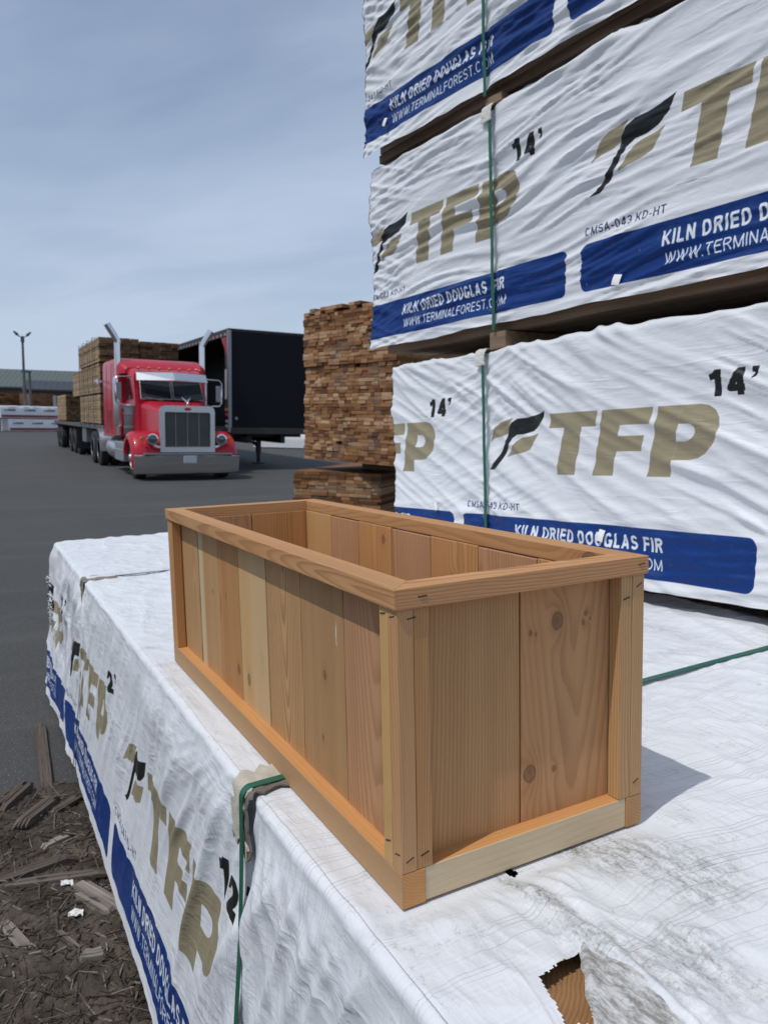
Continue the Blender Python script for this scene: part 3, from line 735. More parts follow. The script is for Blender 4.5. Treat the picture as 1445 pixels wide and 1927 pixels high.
def tower_pack(kind, s0, H, z0, p0, strap_s, zo, dx, dz, label, slabel=None, s1=2.75, Wd=1.15, ds=0.0075):
    root = empty('lumber_pack', TOWER @ Matrix.Translation((0, 0, z0)))
    tag(root, label, 'lumber pack', 'wrapped packs of the tower')
    pr = Print(s0, 0.75, H)
    for k in (-1, 0, 1): panel(pr, p0 + 1.33 * k, zo, dx, dz)
    mat = wrap_mat('printed wrap', pr.image('wrap print'), dirt=0.10, top_z=H)
    fl = (lambda S, Z: 0.018 * np.clip(1 - Z / 0.3, 0, 1) ** 2) if kind == 3 else (lambda S, Z: (0.012 + 0.02 * sstep(S, s0 + 0.5, s0)) * np.clip(1 - Z / 0.3, 0, 1) ** 2)
    o, grid = wrap_mesh('wrap', root, mat, pr, s0, s1, Wd, H, (s0, 0.62), tower_disp(kind, strap_s, s0), ds=ds, dv=0.0065, flare=fl, top_fine=False)
    sv, vv, GX, GY, GZ_ = grid
    jj = [j for j in range(0, len(vv), 3) if vv[j] <= H + 0.3]
    b = MB(); b.tube([(GX[0, j] - 0.001, GY[0, j] + 0.0015, GZ_[0, j]) for j in jj], [0.0022 + 0.0014 * abs(float(pn(np.array(vv[j] * 14), np.array(1.0 * kind), 99))) for j in jj], 6)
    b.build('wrap_hem', HEM, root, smooth=True)
    lumber_core(root, s0, s1, Wd, H - 0.03, -0.022, 40 + kind)
    strap('strap', root, GREENSTRAP, strap_s, strap_s + 0.04, Wd, H, 0.0155, 0.007, from_z=-0.02, wig=0.002)
    corner_card('corner_protector', root, CARD_W, strap_s - 0.014, H, 0.052, 0.055, 0.07, seed=kind, torn=0.002, off=0.008)
    return root, pr


T3, _ = tower_pack(3, -1.385, 0.852, 0.012, -0.887, -0.755, 0.0, 0.0, 0.0, 'lowest printed pack of the tower, directly behind the planter, with its whole logo showing')
T2, _ = tower_pack(2, -1.505, 0.822, 0.958, -0.252, -0.690, 0.006, -0.105, -0.035, 'creased printed pack in the middle of the tower, second from the bottom')
T1, _ = tower_pack(1, -1.515, 0.842, 1.842, -0.300, -0.715, 0.024, -0.085, -0.03, 'white lumber pack at the very top of the tower, its brown underside in view')
# loose paper tags stapled to the wraps
def paper_tag(root, s, z, w, h, rot, y=-0.02):
    b = MB(); vs = []
    for i in range(5):
        f = i / 4; bend = 0.006 * math.sin(f * 2.2)
        vs += [(-w / 2, -bend - 0.004 * f, -h * f), (w / 2, -bend * 0.6 - 0.006 * f, -h * f)]
    b.add(vs, [(2 * i, 2 * i + 1, 2 * i + 3, 2 * i + 2) for i in range(4)])
    b.add([(v[0], v[1] - 0.0006, v[2]) for v in vs], [(2 * i, 2 * i + 1, 2 * i + 3, 2 * i + 2) for i in range(4)])
    return b.build('paper_tag', PAPER_TAG, root, mtx=Matrix.Translation((s, y, z)) @ Matrix.Rotation(R(rot), 4, 'Y'))
paper_tag(T2, -0.095, 0.075, 0.030, 0.034, 12, -0.014); paper_tag(T1, -1.335, 0.118, 0.02, 0.035, 15, -0.024); paper_tag(T3, -0.165, 0.180, 0.024, 0.04, 10, -0.012)
paper_tag(T3, -1.07, 0.235, 0.016, 0.04, -30, -0.012)
# dunnage between the packs
DG = 'dunnage blocks between the tower packs'
for zz, hh, nm in ((-0.052, 0.040, 'bottom'), (0.866, 0.066, 'middle'), (1.782, 0.034, 'top')):
    for sx in (-0.68, 1.9):
        where = {'bottom': 'under the lowest printed pack of the tower', 'middle': 'between the lowest and second printed packs of the tower', 'top': 'between the second and topmost packs of the tower'}[nm]
        if nm == 'bottom' and sx < 0: sx = -0.9
        if sx > 0: continue
        dunnage('dunnage_block', TOWER, sx, 0.005, 1.15, zz, hh, 0.088, 'dark wooden dunnage block ' + where, DG)
dunnage('dunnage_block', TOWER, 0.455, -0.004, 1.15, -0.046, 0.036, 0.06, 'dark dunnage end poking out under the tower by the picture edge', DG)

# ---- the near pack the planter stands on
NP_H, NP_W = 0.80, 1.66
NP = NEAR @ axes(Vector((0, -1, 0)), Vector((1, 0, 0)), Vector((0, 0, 1)), Vector((-0.07, 0, -NP_H)))
near = empty('lumber_pack', NP)
tag(near, 'long white wrapped lumber pack lying nearest, the wooden planter standing on it', 'lumber pack')
pr = Print(-3.90, 0.50, NP_H)
for k in (-2, -1, 0, 1): panel(pr, -1.62 + 1.33 * k, 0.0, -0.03, -0.055, "12'")
blobs = [(0.235, 0.185, 0.11, 0.034, -18, 1.3), (0.105, 0.232, 0.19, 0.020, 8, 1.1), (0.20, 0.235, 0.16, 0.045, 12, 0.9), (0.05, 0.39, 0.10, 0.085, 30, 1.15), (0.13, 0.43, 0.10, 0.10, 0, 0.9),
         (-0.01, 0.35, 0.06, 0.045, 20, 1.2), (0.24, 0.30, 0.10, 0.07, 0, 0.9), (-0.20, 0.56, 0.05, 0.03, 0, 0.5), (0.03, 0.05, 0.09, 0.02, 70, 0.35),
         (-0.55, 1.15, 0.04, 0.2, 0, 0.4), (-1.05, 0.10, 0.05, 0.02, 0, 0.55), (-1.36, 0.035, 0.025, 0.05, 0, 0.6), (-2.6, 0.3, 0.05, 0.3, 0, 0.5), (-0.34, 0.75, 0.03, 0.15, 10, 0.35),
         (-0.75, 1.35, 0.35, 0.05, 0, 0.5), (0.10, 0.12, 0.05, 0.05, 0, 0.3)]
near_mat = wrap_mat('printed wrap near', pr.image('near wrap print'), blobs, dirt=0.14, top_z=NP_H, scuff=0.5)
PL_X = (0.07 - 0.012, 0.07 + 0.422)      # footprint of the planter in pack coordinates
def foldline(S): return 0.222 + 0.012 * np.sin(S * 9) - 0.05 * (S + 0.0)
def near_disp(S, V, Y, Z):
    side = V < NP_H - 0.005
    z = np.minimum(V, NP_H)
    q = NP_H - z                                     # distance below the top edge
    # drapes hanging from the top edge and dragging towards the strap
    th = R(58)
    A = S * math.cos(th) + z * math.sin(th); B = S * math.sin(th) - z * math.cos(th)
    w = 0.05 * pn(S * 2, z * 2, 50)
    calm = 0.25 + 0.75 * sstep(z, 0.05, 0.45)
    ds_ = 0.016 * ridge(pn((A) * 1.0, (B + w) * 5.0, 51), 1.3) * sstep(q, 0.0, 0.12) * calm
    ds_ += 0.006 * ridge(pn(A * 1.4, (B + w) * 11.0, 52), 1.5) * sstep(q, 0.0, 0.08) * calm
    ds_ += 0.010 * pn(A * 0.8, B * 2.4, 53) * sstep(q, 0, 0.1) * calm
    ds_ += 0.009 * crease(pn(A * 1.0, (B + w) * 9.0, 57), 4.5) * sstep(q, 0.0, 0.1) * calm * sstep(pn(S * 1.2, z * 2, 58), -0.1, 0.2)
    ds_ += 0.0045 * crease(pn(A * 1.8, (B - 0.1 * A + w) * 19.0, 59), 4.0) * calm * sstep(pn(S * 1.7, z * 2.5, 73), 0.0, 0.25)
    farc = sstep(S, -2.35, -2.75)
    ds_ += farc * (0.012 * crease(pn(S * 1.8 + z, z * 2.2 + S, 74), 4.5) + 0.006 * crease(pn(S * 4 + z * 2, z * 3.5 - S * 1.2, 75), 4.5)) * sstep(q, 0.0, 0.06)
    ds_ += 0.002 * ridge(pn(S * 6, z * 1.2, 54), 1.5) * sstep(q, 0.25, 0.02)
    for s_, wd in ((-0.40, 0.35), (-2.55, 0.25)):
        k = gauss(S - s_, wd)
        fan = (S - s_) / (q + 0.10)
        ds_ += k * 0.010 * calm * ridge(pn(fan * 2.4, q * 1.5 + s_, 55), 1.6) * sstep(q, 0.02, 0.1)
        ds_ -= (0.012 * gauss(S - s_, 0.018) * sstep(q, -0.05, 0.02) + 0.006 * gauss(S - s_, 0.07)) * calm
    ds_ -= 0.006
    # top: fine cross folds, long slack folds, the big torn fold in front
    wob = 0.012 * pn(S * 3, Y * 4, 60) + 0.005 * pn(S * 9, Y * 9, 61)
    t = (S + wob) / 0.052
    lines = gauss((t - np.round(t)) * 0.052, 0.0016) + gauss((t - np.round(t)) * 0.052 - 0.007, 0.0014) * 0.8 + gauss((t - np.round(t)) * 0.052 + 0.008, 0.0016) * 0.6
    dt = 0.0016 * lines * (0.4 + 0.9 * np.clip(pn(S * 3, Y * 2.2, 62) + 0.4, 0, 1))
    dt += 0.0035 * pn(S * 2.2, Y * 2.2, 63) + 0.0020 * pn(S * 7, Y * 6, 64) + 0.0028 * ridge(pn((S + 0.7 * Y) * 2, (Y - 0.8 * S) * 9, 65), 2)
    dt += sstep(S, -2.0, -2.6) * (0.006 * crease(pn(S * 3, Y * 4, 76), 3.5) + 0.004 * pn(S * 4, Y * 3, 77))
    dt += 0.0030 * crease(pn((S - 0.5 * Y) * 2.0, (Y + 0.4 * S) * 6, 78), 6.0) + 0.0022 * crease(pn((S + 0.9 * Y) * 3.0, (Y - 0.8 * S) * 8, 79), 6.0)
    out = 1 - sstep(Y, PL_X[0] - 0.05, PL_X[0]) * sstep(Y, PL_X[1] + 0.05, PL_X[1]) * sstep(S, -1.26, -1.21) * sstep(S, 0.05, 0.008)
    fl = foldline(S)
    fm = sstep(S, 0.0, 0.05) 
    dt += fm * (0.016 * sstep(S, 0.0, 0.22) + 0.004) * gauss(Y - fl, 0.013)
    dt += fm * 0.006 * gauss(Y - fl - 0.035, 0.012) * sstep(S, 0.02, 0.14)
    dt -= fm * 0.004 * gauss(Y - fl + 0.03, 0.014)
    dt += sstep(S, -0.02, 0.05) * 0.004 * ridge(pn(S * 9 + Y * 4, (Y - 0.3 * S) * 24, 66), 2) * gauss(Y - 0.26, 0.14)
    dt = np.where(out > 0.02, dt * out, 0) - 0.0035 * (1 - out * 0.6)
    for s_ in (-0.42, -2.55): dt -= 0.005 * gauss(S - s_, 0.012)
    # slack bumps along the far margin by the tower
    dt += 0.022 * ridge(pn(S * 1.2, (Y + 0.15 * S) * 5, 67), 1.5) * sstep(Y, 1.30, 1.55) * sstep(V, NP_H, NP_H + 0.1) * (1 - np.minimum(1, 1.3 * gauss(S + 0.45, 0.09)))
    edge = sstep(V, NP_H - 0.03, NP_H + 0.03)
    er = 0.0045 * pn(S * 5, S * 0, 68) + 0.003 * pn(S * 16, S * 0, 69)
    return ds_ * (1 - edge) + dt * edge + er * gauss(V - NP_H, 0.04)
def near_flare(S, Z):
    return (0.078 + 0.006 * pn(S * 1.0, S * 0, 70) + 0.012 * sstep(S, -2.4, -3.6)) * np.clip(1 - Z / NP_H, 0, 1) ** 1.6
HOLE = np.array([(0.166, 0.205), (0.173, 0.139), (0.240, 0.118), (0.256, 0.140)])
def near_hole(s, y, v):
    jag = 0.004 * pn(s * 160, y * 160, 71)
    inside = np.ones_like(s, bool)
    P = HOLE
    for i in range(4):
        a, e = P[i], P[(i + 1) % 4]
        cr = (e[0] - a[0]) * (y - a[1]) - (e[1] - a[1]) * (s - a[0])
        inside &= (cr + jag * 0.06 < 0.0) if True else inside
    tiny = ((s - 0.0) / 0.010) ** 2 + ((y - 0.238) / 0.007) ** 2 < 1 + 120 * jag
    endhole = ((s + 3.80) / 0.07) ** 2 + ((v - 0.46) / 0.12) ** 2 < 1 + 60 * jag
    return (inside & (v > NP_H + 0.02)) | (tiny & (v > NP_H + 0.02)) | endhole
# check the winding used by the hole test
_c = HOLE.mean(0)
if (HOLE[1][0] - HOLE[0][0]) * (_c[1] - HOLE[0][1]) - (HOLE[1][1] - HOLE[0][1]) * (_c[0] - HOLE[0][0]) > 0: HOLE = HOLE[::-1].copy()
wrap_mesh('wrap', near, near_mat, pr, -3.88, 0.62, NP_W, NP_H, (-3.88, 0.62), near_disp, ds=0.0062, dv=0.0062, flare=near_flare, hole=near_hole, hem=0.4, s_ref=(-0.03, 0.32, 0.0024), y_ref=(0.08, 0.32, 0.0024))
lumber_core(near, -3.86, 0.60, NP_W, NP_H - 0.045, 0.0, 77)
# fresh board seen through the tear
b = MB(); b.box((-0.2, 0.085, NP_H - 0.033), (0.6, 0.235, NP_H - 0.020))
b.build('exposed_board', fir('fresh board in the tear', (0.30, 0.19, 0.10), (0.18, 0.10, 0.05), seed=5), near)
# torn flap beside the tear
rr = np.random.RandomState(4); b = MB(); n1, n2 = 22, 12; vs = []
for i in range(n1):
    s = 0.165 + 0.24 * i / (n1 - 1)
    y0 = 0.2035 - 0.065 * min(1.25, (s - 0.165) / 0.09) + rr.normal(0, 0.0020); y1 = float(foldline(np.array(s))) - 0.004
    for j in range(n2):
        f = j / (n2 - 1)
        vs.append((s, y0 + (y1 - y0) * f, NP_H + 0.0050 + 0.016 * f * min(1, (s - 0.13) / 0.1) + 0.0045 * math.sin(f * 7 + s * 30) * (1 - f) + 0.003 * float(pn(s * 60, f * 5, 72))))
b.add(vs, [(i * n2 + j, (i + 1) * n2 + j, (i + 1) * n2 + j + 1, i * n2 + j + 1) for i in range(n1 - 1) for j in range(n2 - 1)])
flap_m, gg, pp = new_mat('grimy torn wrap')
ob = gg.n('ShaderNodeTexCoord').outputs['Object']
nz = gg.m('ADD', gg.m('MULTIPLY', gg.noise(gg.map(ob, scale=(26, 110, 40), rot=(0, 0, 0.25)), 1.0, 7, 0.72, 0.1), 0.78), gg.m('MULTIPLY', gg.noise(gg.map(ob, scale=(200, 300, 60)), 1.0, 3, 0.7), 0.22))
gg.set(pp.inputs['Base Color'], gg.mix(gg.step(nz, 0.38, 0.60), (0.60, 0.60, 0.60), (0.22, 0.21, 0.19)))
pp.inputs['Roughness'].default_value = 0.6
gg.set(pp.inputs['Normal'], gg.bump(nz, 0.5, 0.004))
b.build('torn_flap', flap_m, near, smooth=True, angle=180)
# straps of the near pack with their torn cardboard edge guards
strap('strap', near, GREENSTRAP, -0.405, -0.455, NP_W, NP_H, 0.017, 0.0075, flare=near_flare, wig=0.001)
strap('strap', near, DARKSTRAP, -2.56, -2.58, NP_W, NP_H, 0.010, 0.005, flare=near_flare)
corner_card('corner_protector', near, CARD, -0.430, NP_H, 0.062, 0.105, 0.075, seed=31, torn=0.009, off=0.003, thick=0.003)
corner_card('corner_protector', near, plain('old split cardboard', (0.16, 0.14, 0.115), 0.9, var=0.4, scale=40, bump=0.6), -0.398, NP_H, 0.036, 0.115, 0.085, seed=36, torn=0.004, off=0.001, thick=0.003)
corner_card('corner_protector', near, plain('far split cardboard', (0.22, 0.19, 0.15), 0.9, var=0.4, scale=30), -2.565, NP_H, 0.10, 0.11, 0.12, seed=33, torn=0.008, off=0.001)
# frayed end of the wrap
b = MB(); rr = random.Random(3)
for i in range(34):
    a = rr.uniform(0.30, 0.62); y = -0.022 - rr.random() * 0.012
    b.tube([(-3.80 - rr.random() * 0.07, y, a), (-3.885 - rr.random() * 0.01, y - rr.random() * 0.012, a + rr.uniform(-.02, .02)), (-3.89 - rr.random() * 0.02, y - rr.random() * 0.022, a + rr.uniform(-.04, .02))], 0.0018, 4)
b.build('frayed_edge', WHITE_PLAIN, near)
b = MB(); rings = []
for i in range(12):
    f = i / 11; w_ = 0.028 * math.sin(math.pi * f) ** 0.6 * rr.uniform(0.7, 1.2) + 0.002; z_ = 0.40 + 0.17 * f
    rings.append([Vector((-3.895, 0.0, z_)), Vector((-3.90 - w_ * 0.2, -0.012 - w_, z_ + rr.uniform(-.006, .006))), Vector((-3.906 - w_ * 0.2, -0.012 - w_, z_)), Vector((-3.905, 0.0, z_))])
b.loft(rings); b.build('torn_lining', BLACK, near)

# base pack behind, carrying the tower together with the near pack
bp = empty('lumber_pack', NEAR @ axes(Vector((0, -1, 0)), Vector((1, 0, 0)), Vector((0, 0, 1)), Vector((1.62, 0, -NP_H))))
tag(bp, 'plain white base pack hidden in the shade under the tower', 'lumber pack')
pr2 = Print(-0.1, 0.1, NP_H)
wrap_mesh('wrap', bp, wrap_mat('plain wrap', pr2.image('blank print'), dirt=0.3, top_z=NP_H), pr2, -2.9, 1.9, 1.30, NP_H - 0.004, (-2.9, -2.8), lambda S, V, Y, Z: 0.008 * pn(S * 3, V * 6, 80) - 0.006, dv=0.05, top_fine=False)
lumber_core(bp, -2.9, 1.9, 1.30, NP_H - 0.05, 0.0, 81)
# bunks that carry the two base packs off the ground
for sx, hgt in ((-3.2, 0.035), (-1.5, 0.08), (0.2, 0.13)):
    b = MB(); b.box((sx - 0.045, 0.0, -hgt - 0.02), (sx + 0.045, 2.9, -0.002), 0, 0.2)
    o = b.build('dunnage_block', GREYWOOD, bevel=0.003); o.matrix_world = NP
    tag(o, 'square timber bunk on the ground under the near pack', 'dunnage', 'bunks under the base packs')


# ------------------------------------------------------------------ the planter
planter = empty('planter_box', NEAR)
tag(planter, 'open rectangular cedar planter box with vertical boards and mitred top frame', 'planter')
EX, EY, EZ = Vector((1, 0, 0)), Vector((0, 1, 0)), Vector((0, 0, 1))
FR = {'z': (EX, EY, EZ), 'y': (EZ, EX, EY), 'x': (EY, EZ, EX)}
def stick(name, a, e, grain, mat, bevel=0.0012, mitre=None, rot=0.0):
    """board between corners a and e, its own local z along the grain"""
    a, e = Vector(a), Vector(e); c = (a + e) / 2; h = (e - a) / 2
    ex, ey, ez = FR[grain]
    hw = Vector((abs(h.dot(ex)), abs(h.dot(ey)), abs(h.dot(ez))))
    b = MB(); b.box(-hw, hw)
    if mitre:
        for i, v in enumerate(b.v):
            v = Vector(v); k, sg = mitre       # k: which local axis runs across the frame; sg: side of the outer edge
            t = (v[k] * sg + hw[k]) / (2 * hw[k])          # 1 at outer edge
            v.z = math.copysign(hw.z - (1 - t) * 2 * hw[k], v.z)
            b.v[i] = tuple(v)
    return b.build(name, mat, planter, bevel=bevel, mtx=Matrix.Translation(c) @ Matrix((ex, ey, ez)).transposed().to_4x4())

PW, PLN, PH = 0.410, 1.204, 0.404
BASE = 0.045; TOPT = 0.026; ST = 0.0225
cedar = dict(light=(0.43, 0.27, 0.145), dark=(0.25, 0.135, 0.062))
warm = dict(light=(0.47, 0.28, 0.13), dark=(0.30, 0.155, 0.062))
pink = dict(light=(0.43, 0.27, 0.165), dark=(0.28, 0.15, 0.085))
pale = dict(light=(0.55, 0.42, 0.245), dark=(0.40, 0.27, 0.13))
tan_ = dict(light=(0.44, 0.30, 0.165), dark=(0.27, 0.16, 0.078))
# base rails: long ones run through, the end ones butt between them
stick('base_rail', (0, 0, 0), (0.034, PLN, BASE), 'y', fir('base rail left', (0.50, 0.29, 0.13), (0.34, 0.17, 0.065), px=0.09, py=0.03, freq=240, seed=1, contrast=0.3, sap=(-0.03, -0.0155, 0.75, (0.36, 0.235, 0.125), 1)))
stick('base_rail', (PW - 0.030, 0, 0), (PW, PLN, BASE), 'y', fir('base rail right', seed=2, freq=240, **cedar))
stick('base_rail', (0.0345, 0.0015, 0.001), (PW - 0.0305, 0.034, BASE), 'x', fir('base rail end', (0.50, 0.29, 0.13), (0.36, 0.19, 0.075), px=0.05, py=0.06, freq=150, seed=3, contrast=0.25, sap=(-0.03, -0.0148, 0.95, (0.64, 0.53, 0.35), 0)))
stick('base_rail', (0.0345, PLN - 0.034, 0.001), (PW - 0.0305, PLN - 0.0015, BASE), 'x', fir('base rail far end', seed=4, **pale))
# corner posts: three sticks each
z0, z1 = BASE + 0.0006, PH - TOPT - 0.0006
k = 0
for cx, sx in ((0.0, 1), (PW, -1)):
    for cy, sy in ((0.0, 1), (PLN, -1)):
        g_ = 0.0005
        def sp(xa, xb, ya, yb, mat):
            xs = sorted((cx + sx * xa, cx + sx * xb)); ys = sorted((cy + sy * ya, cy + sy * yb))
            stick('post_stick', (xs[0], ys[0], z0), (xs[1], ys[1], z1), 'z', mat)
        k += 1
        if k == 1:
            sp(0.0, ST, 0.0, ST, fir('post corner stick', (0.46, 0.30, 0.17), (0.30, 0.175, 0.085), px=-0.05, py=0.03, freq=330, seed=11))
            sp(0.0004, ST, ST + g_, 2 * ST, fir('post side stick', (0.50, 0.36, 0.175), (0.36, 0.23, 0.09), px=0.03, py=0.05, freq=300, seed=12, knots=((0.0, -0.105, 0.007), (-0.004, 0.07, 0.003))))
            sp(ST + g_, 2 * ST, 0.0006, ST, fir('post front stick', (0.42, 0.255, 0.125), (0.25, 0.135, 0.055), px=0.06, py=0.03, freq=330, seed=13))
        else:
            sp(0.0, ST, 0.0, ST, fir('post stick a', seed=20 + k, px=-0.05, py=0.03, freq=310, **tan_))
            sp(0.0004, ST, ST + g_, 2 * ST, fir('post stick b', seed=24 + k, freq=300, **warm))
            sp(ST + g_, 2 * ST, 0.0006, ST, fir('post stick c', seed=28 + k, px=0.05, freq=310, **tan_))
# side boards, left face (seen from outside): boundaries along y
ys = [0.030, 0.202, 0.367, 0.532, 0.695, 0.842, 1.007, 1.174]
bx0, bx1 = ST + 0.002, ST + 0.016
specs = [
    dict(pink, px=0.02, py=0.045, slope=0.10, freq=130, seed=31, contrast=0.5, chalk=((0.035, -0.155, -0.055, -0.006),)),
    dict(tan_, px=-0.10, py=0.05, slope=0.02, freq=240, seed=32, chalk=((0.055, 0.075, 0.115, 0.002),), knots=((0.01, 0.02, 0.006), (-0.004, -0.085, 0.0035))),
    dict(tan_, px=0.005, py=0.030, slope=0.075, freq=190, seed=33, contrast=0.75),
    dict(light=(0.52, 0.385, 0.215), dark=(0.36, 0.235, 0.11), px=0.11, py=0.05, freq=210, seed=34, knots=((-0.037, -0.095, 0.009),), sap=(0.0, 0.08, 0.35)),
    dict(warm, px=-0.06, py=0.06, freq=230, seed=35, knots=((0.050, -0.092, 0.008), (-0.02, 0.05, 0.003))),
    dict(tan_, px=0.10, py=0.06, freq=230, seed=36, sap=(-0.078, -0.045, 0.85), knots=((0.03, 0.04, 0.003),)),
    dict(tan_, px=0.04, py=0.06, freq=230, seed=37)]
VAR = (0.98, 0.88, 1.02, 1.04, 0.90, 1.03, 0.97)
for i in range(7):
    # local x of a 'z' stick is world x; here boards are wide along y, so turn them: width axis = -y
    def wide(name, a, e, mat, wy=True):
        a, e = Vector(a), Vector(e); c = (a + e) / 2; h = (e - a) / 2
        ex, ey, ez = (-EY, EX, EZ) if wy else (EX, EY, EZ)
        hw = (h.y, h.x, h.z) if wy else (h.x, h.y, h.z)
        b = MB(); b.box([-q for q in hw], hw)
        return b.build(name, mat, planter, bevel=0.0016, mtx=Matrix.Translation(c) @ Matrix((ex, ey, ez)).transposed().to_4x4())
    wide('side_board', (bx0 + 0.0006 * (i % 3), ys[i] + 0.0018, BASE * 0.4), (bx1, ys[i + 1] - 0.0018, PH - TOPT - 0.0005), fir('left side board', **{**specs[i], 'light': tuple(c * VAR[i] for c in specs[i]['light']), 'dark': tuple(c * VAR[i] for c in specs[i]['dark'])}))
# right side boards (seen from inside)
ys2 = [0.03, 0.19, 0.355, 0.519, 0.681, 0.844, 1.001, 1.174]
for i in range(7):
    kn = ((0.045, 0.15, 0.007),) if i == 4 else (((0.0, 0.10, 0.006),) if i == 2 else ())
    sty = [warm, pink, warm, pink, warm, pink, dict(light=(0.50, 0.34, 0.18), dark=(0.34, 0.2, 0.09))][i]
    wide('side_board', (PW - bx1, ys2[i] + 0.0012, BASE * 0.4), (PW - bx0, ys2[i + 1] - 0.0012, PH - TOPT - 0.001 - 0.0015 * (i % 2)), fir('right side board', px=random.uniform(-.1, .1), py=0.05, freq=200, seed=50 + i, knots=kn, rough=0.8, **sty))
seam_shade = fir('painted seam shade', (0.11, 0.055, 0.028), (0.07, 0.035, 0.018), seed=90)  # added strips, coloured dark as seam shade and closing the gaps to light
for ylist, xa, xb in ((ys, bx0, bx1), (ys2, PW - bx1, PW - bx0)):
    for yy in ylist[1:-1]: wide('seam_shade_strip', ((xa + xb) / 2 - 0.002, yy - 0.005, BASE * 0.45), ((xa + xb) / 2 + 0.002, yy + 0.005, PH - TOPT - 0.006), seam_shade)
wide('seam_shade_strip', (0.1985, (bx0 + bx1) / 2 - 0.002, BASE * 0.45), (0.2085, (bx0 + bx1) / 2 + 0.002, PH - TOPT - 0.006), seam_shade, False)
wide('seam_shade_strip', (0.2092, PLN - (bx0 + bx1) / 2 - 0.002, BASE * 0.45), (0.2192, PLN - (bx0 + bx1) / 2 + 0.002, PH - TOPT - 0.006), seam_shade, False)
# end boards
xs_ = [bx1 + 0.0006, 0.2035, PW - bx1 - 0.0006]
wide('end_board', (xs_[0], bx0, BASE * 0.4), (xs_[1] - 0.0013, bx1, PH - TOPT - 0.0005), fir('end board plain', (0.42, 0.265, 0.14), (0.25, 0.14, 0.066), px=-0.13, py=0.06, slope=0.03, freq=210, seed=61, contrast=0.42), False)
cxb = (xs_[1] + xs_[2]) / 2; czb = (BASE * 0.4 + PH - TOPT) / 2
wide('end_board', (xs_[1] + 0.0013, bx0, BASE * 0.4), (xs_[2], bx1, PH - TOPT - 0.0005), fir('end board knotty', (0.45, 0.275, 0.15), (0.29, 0.16, 0.08), px=0.01, py=0.075, slope=0.05, freq=150, seed=62, contrast=0.45,
     knots=((0.269 - cxb, 0.323 - czb, 0.0095), (0.2185 - cxb, 0.113 - czb, 0.0100), (0.321 - cxb, 0.326 - czb, 0.0032), (0.3165 - cxb, 0.314 - czb, 0.0034), (0.329 - cxb, 0.318 - czb, 0.002), (0.2205 - cxb, 0.312 - czb, 0.003), (0.230 - cxb, 0.309 - czb, 0.0022), (0.263 - cxb, 0.110 - czb, 0.0036))), False)
wide('end_board', (xs_[0], PLN - bx1, BASE * 0.4), (0.213, PLN - bx0, PH - TOPT - 0.0005), fir('far end board', seed=63, rough=0.8, **pink), False)
wide('end_board', (0.2155, PLN - bx1, BASE * 0.4), (xs_[2], PLN - bx0, PH - TOPT - 0.0005), fir('far end board b', seed=64, rough=0.8, **warm), False)
# floor boards, glimpsed inside
for i, (xa, xb) in enumerate(((0.042, 0.150), (0.153, 0.258), (0.261, 0.368))):
    stick('floor_board', (xa, 0.042, 0.020), (xb, PLN - 0.042, 0.034), 'y', fir('floor board', seed=70 + i, rough=0.8, **cedar))
# mitred top frame
ov = 0.004; tw = 0.040; Z0, Z1 = PH - TOPT, PH
stick('top_rail', (-ov, -ov, Z0), (tw - ov, PLN + ov, Z1), 'y', fir('top rail left', (0.46, 0.29, 0.155), (0.27, 0.14, 0.066), px=0.0, py=-0.045, slope=0.035, freq=210, seed=81, contrast=0.6), mitre=(1, -1))
stick('top_rail', (PW - tw + ov, -ov, Z0), (PW + ov, PLN + ov, Z1), 'y', fir('top rail right', (0.45, 0.285, 0.15), (0.28, 0.15, 0.07), px=0.02, py=0.05, slope=0.02, freq=220, seed=82, knots=((0.0, -0.53, 0.012),), sap=None), mitre=(1, 1))
stick('top_rail', (-ov, -ov + 0.0002, Z0), (PW + ov, tw - ov, Z1), 'x', fir('top rail end', (0.48, 0.30, 0.165), (0.27, 0.14, 0.068), px=0.02, py=0.06, slope=0.03, freq=260, seed=83, contrast=0.7), mitre=(0, -1))
stick('top_rail', (-ov, PLN - tw + ov, Z0), (PW + ov, PLN + ov - 0.0002, Z1), 'x', fir('top rail far end', (0.46, 0.29, 0.155), (0.28, 0.15, 0.07), px=0.06, py=0.06, freq=260, seed=84), mitre=(0, 1))
# staples
def staple(p, axis, n, rot=0):
    b = MB(); b.tube([(-0.0048, 0, 0), (0.0048, 0, 0)], 0.0008, 6)
    b.box((-0.006, -0.0003, -0.0006), (-0.0048, 0.0004, 0.0012)); b.box((0.0048, -0.0003, -0.0012), (0.006, 0.0004, 0.0006))
    m4 = Matrix.Translation(p) @ (Matrix.Rotation(R(90), 4, 'Z') if axis == 'y' else Matrix.Identity(4)) @ Matrix.Rotation(R(rot), 4, 'Y')
    b.build('staple', STAPLE, planter, mtx=m4)
for p, ax, rt in (((0.012, 0.0, 0.062), 'x', -25), ((0.034, 0.0, 0.064), 'x', -18), ((0.020, 0.0, 0.366), 'x', -8), ((0.0, 0.010, 0.068), 'y', 15), ((0.0, 0.034, 0.075), 'y', 20),
                  ((0.0, 0.012, 0.368), 'y', 15), ((0.0, 0.035, 0.368), 'y', 10), ((0.376, 0.0, 0.345), 'x', -15), ((0.400, 0.0, 0.362), 'x', -28), ((0.398, 0.0, 0.068), 'x', -28), ((0.034, -ov, 0.392), 'x', -3), ((0.40, -ov, 0.393), 'x', -10)):
    staple(p, ax, 0, rt)


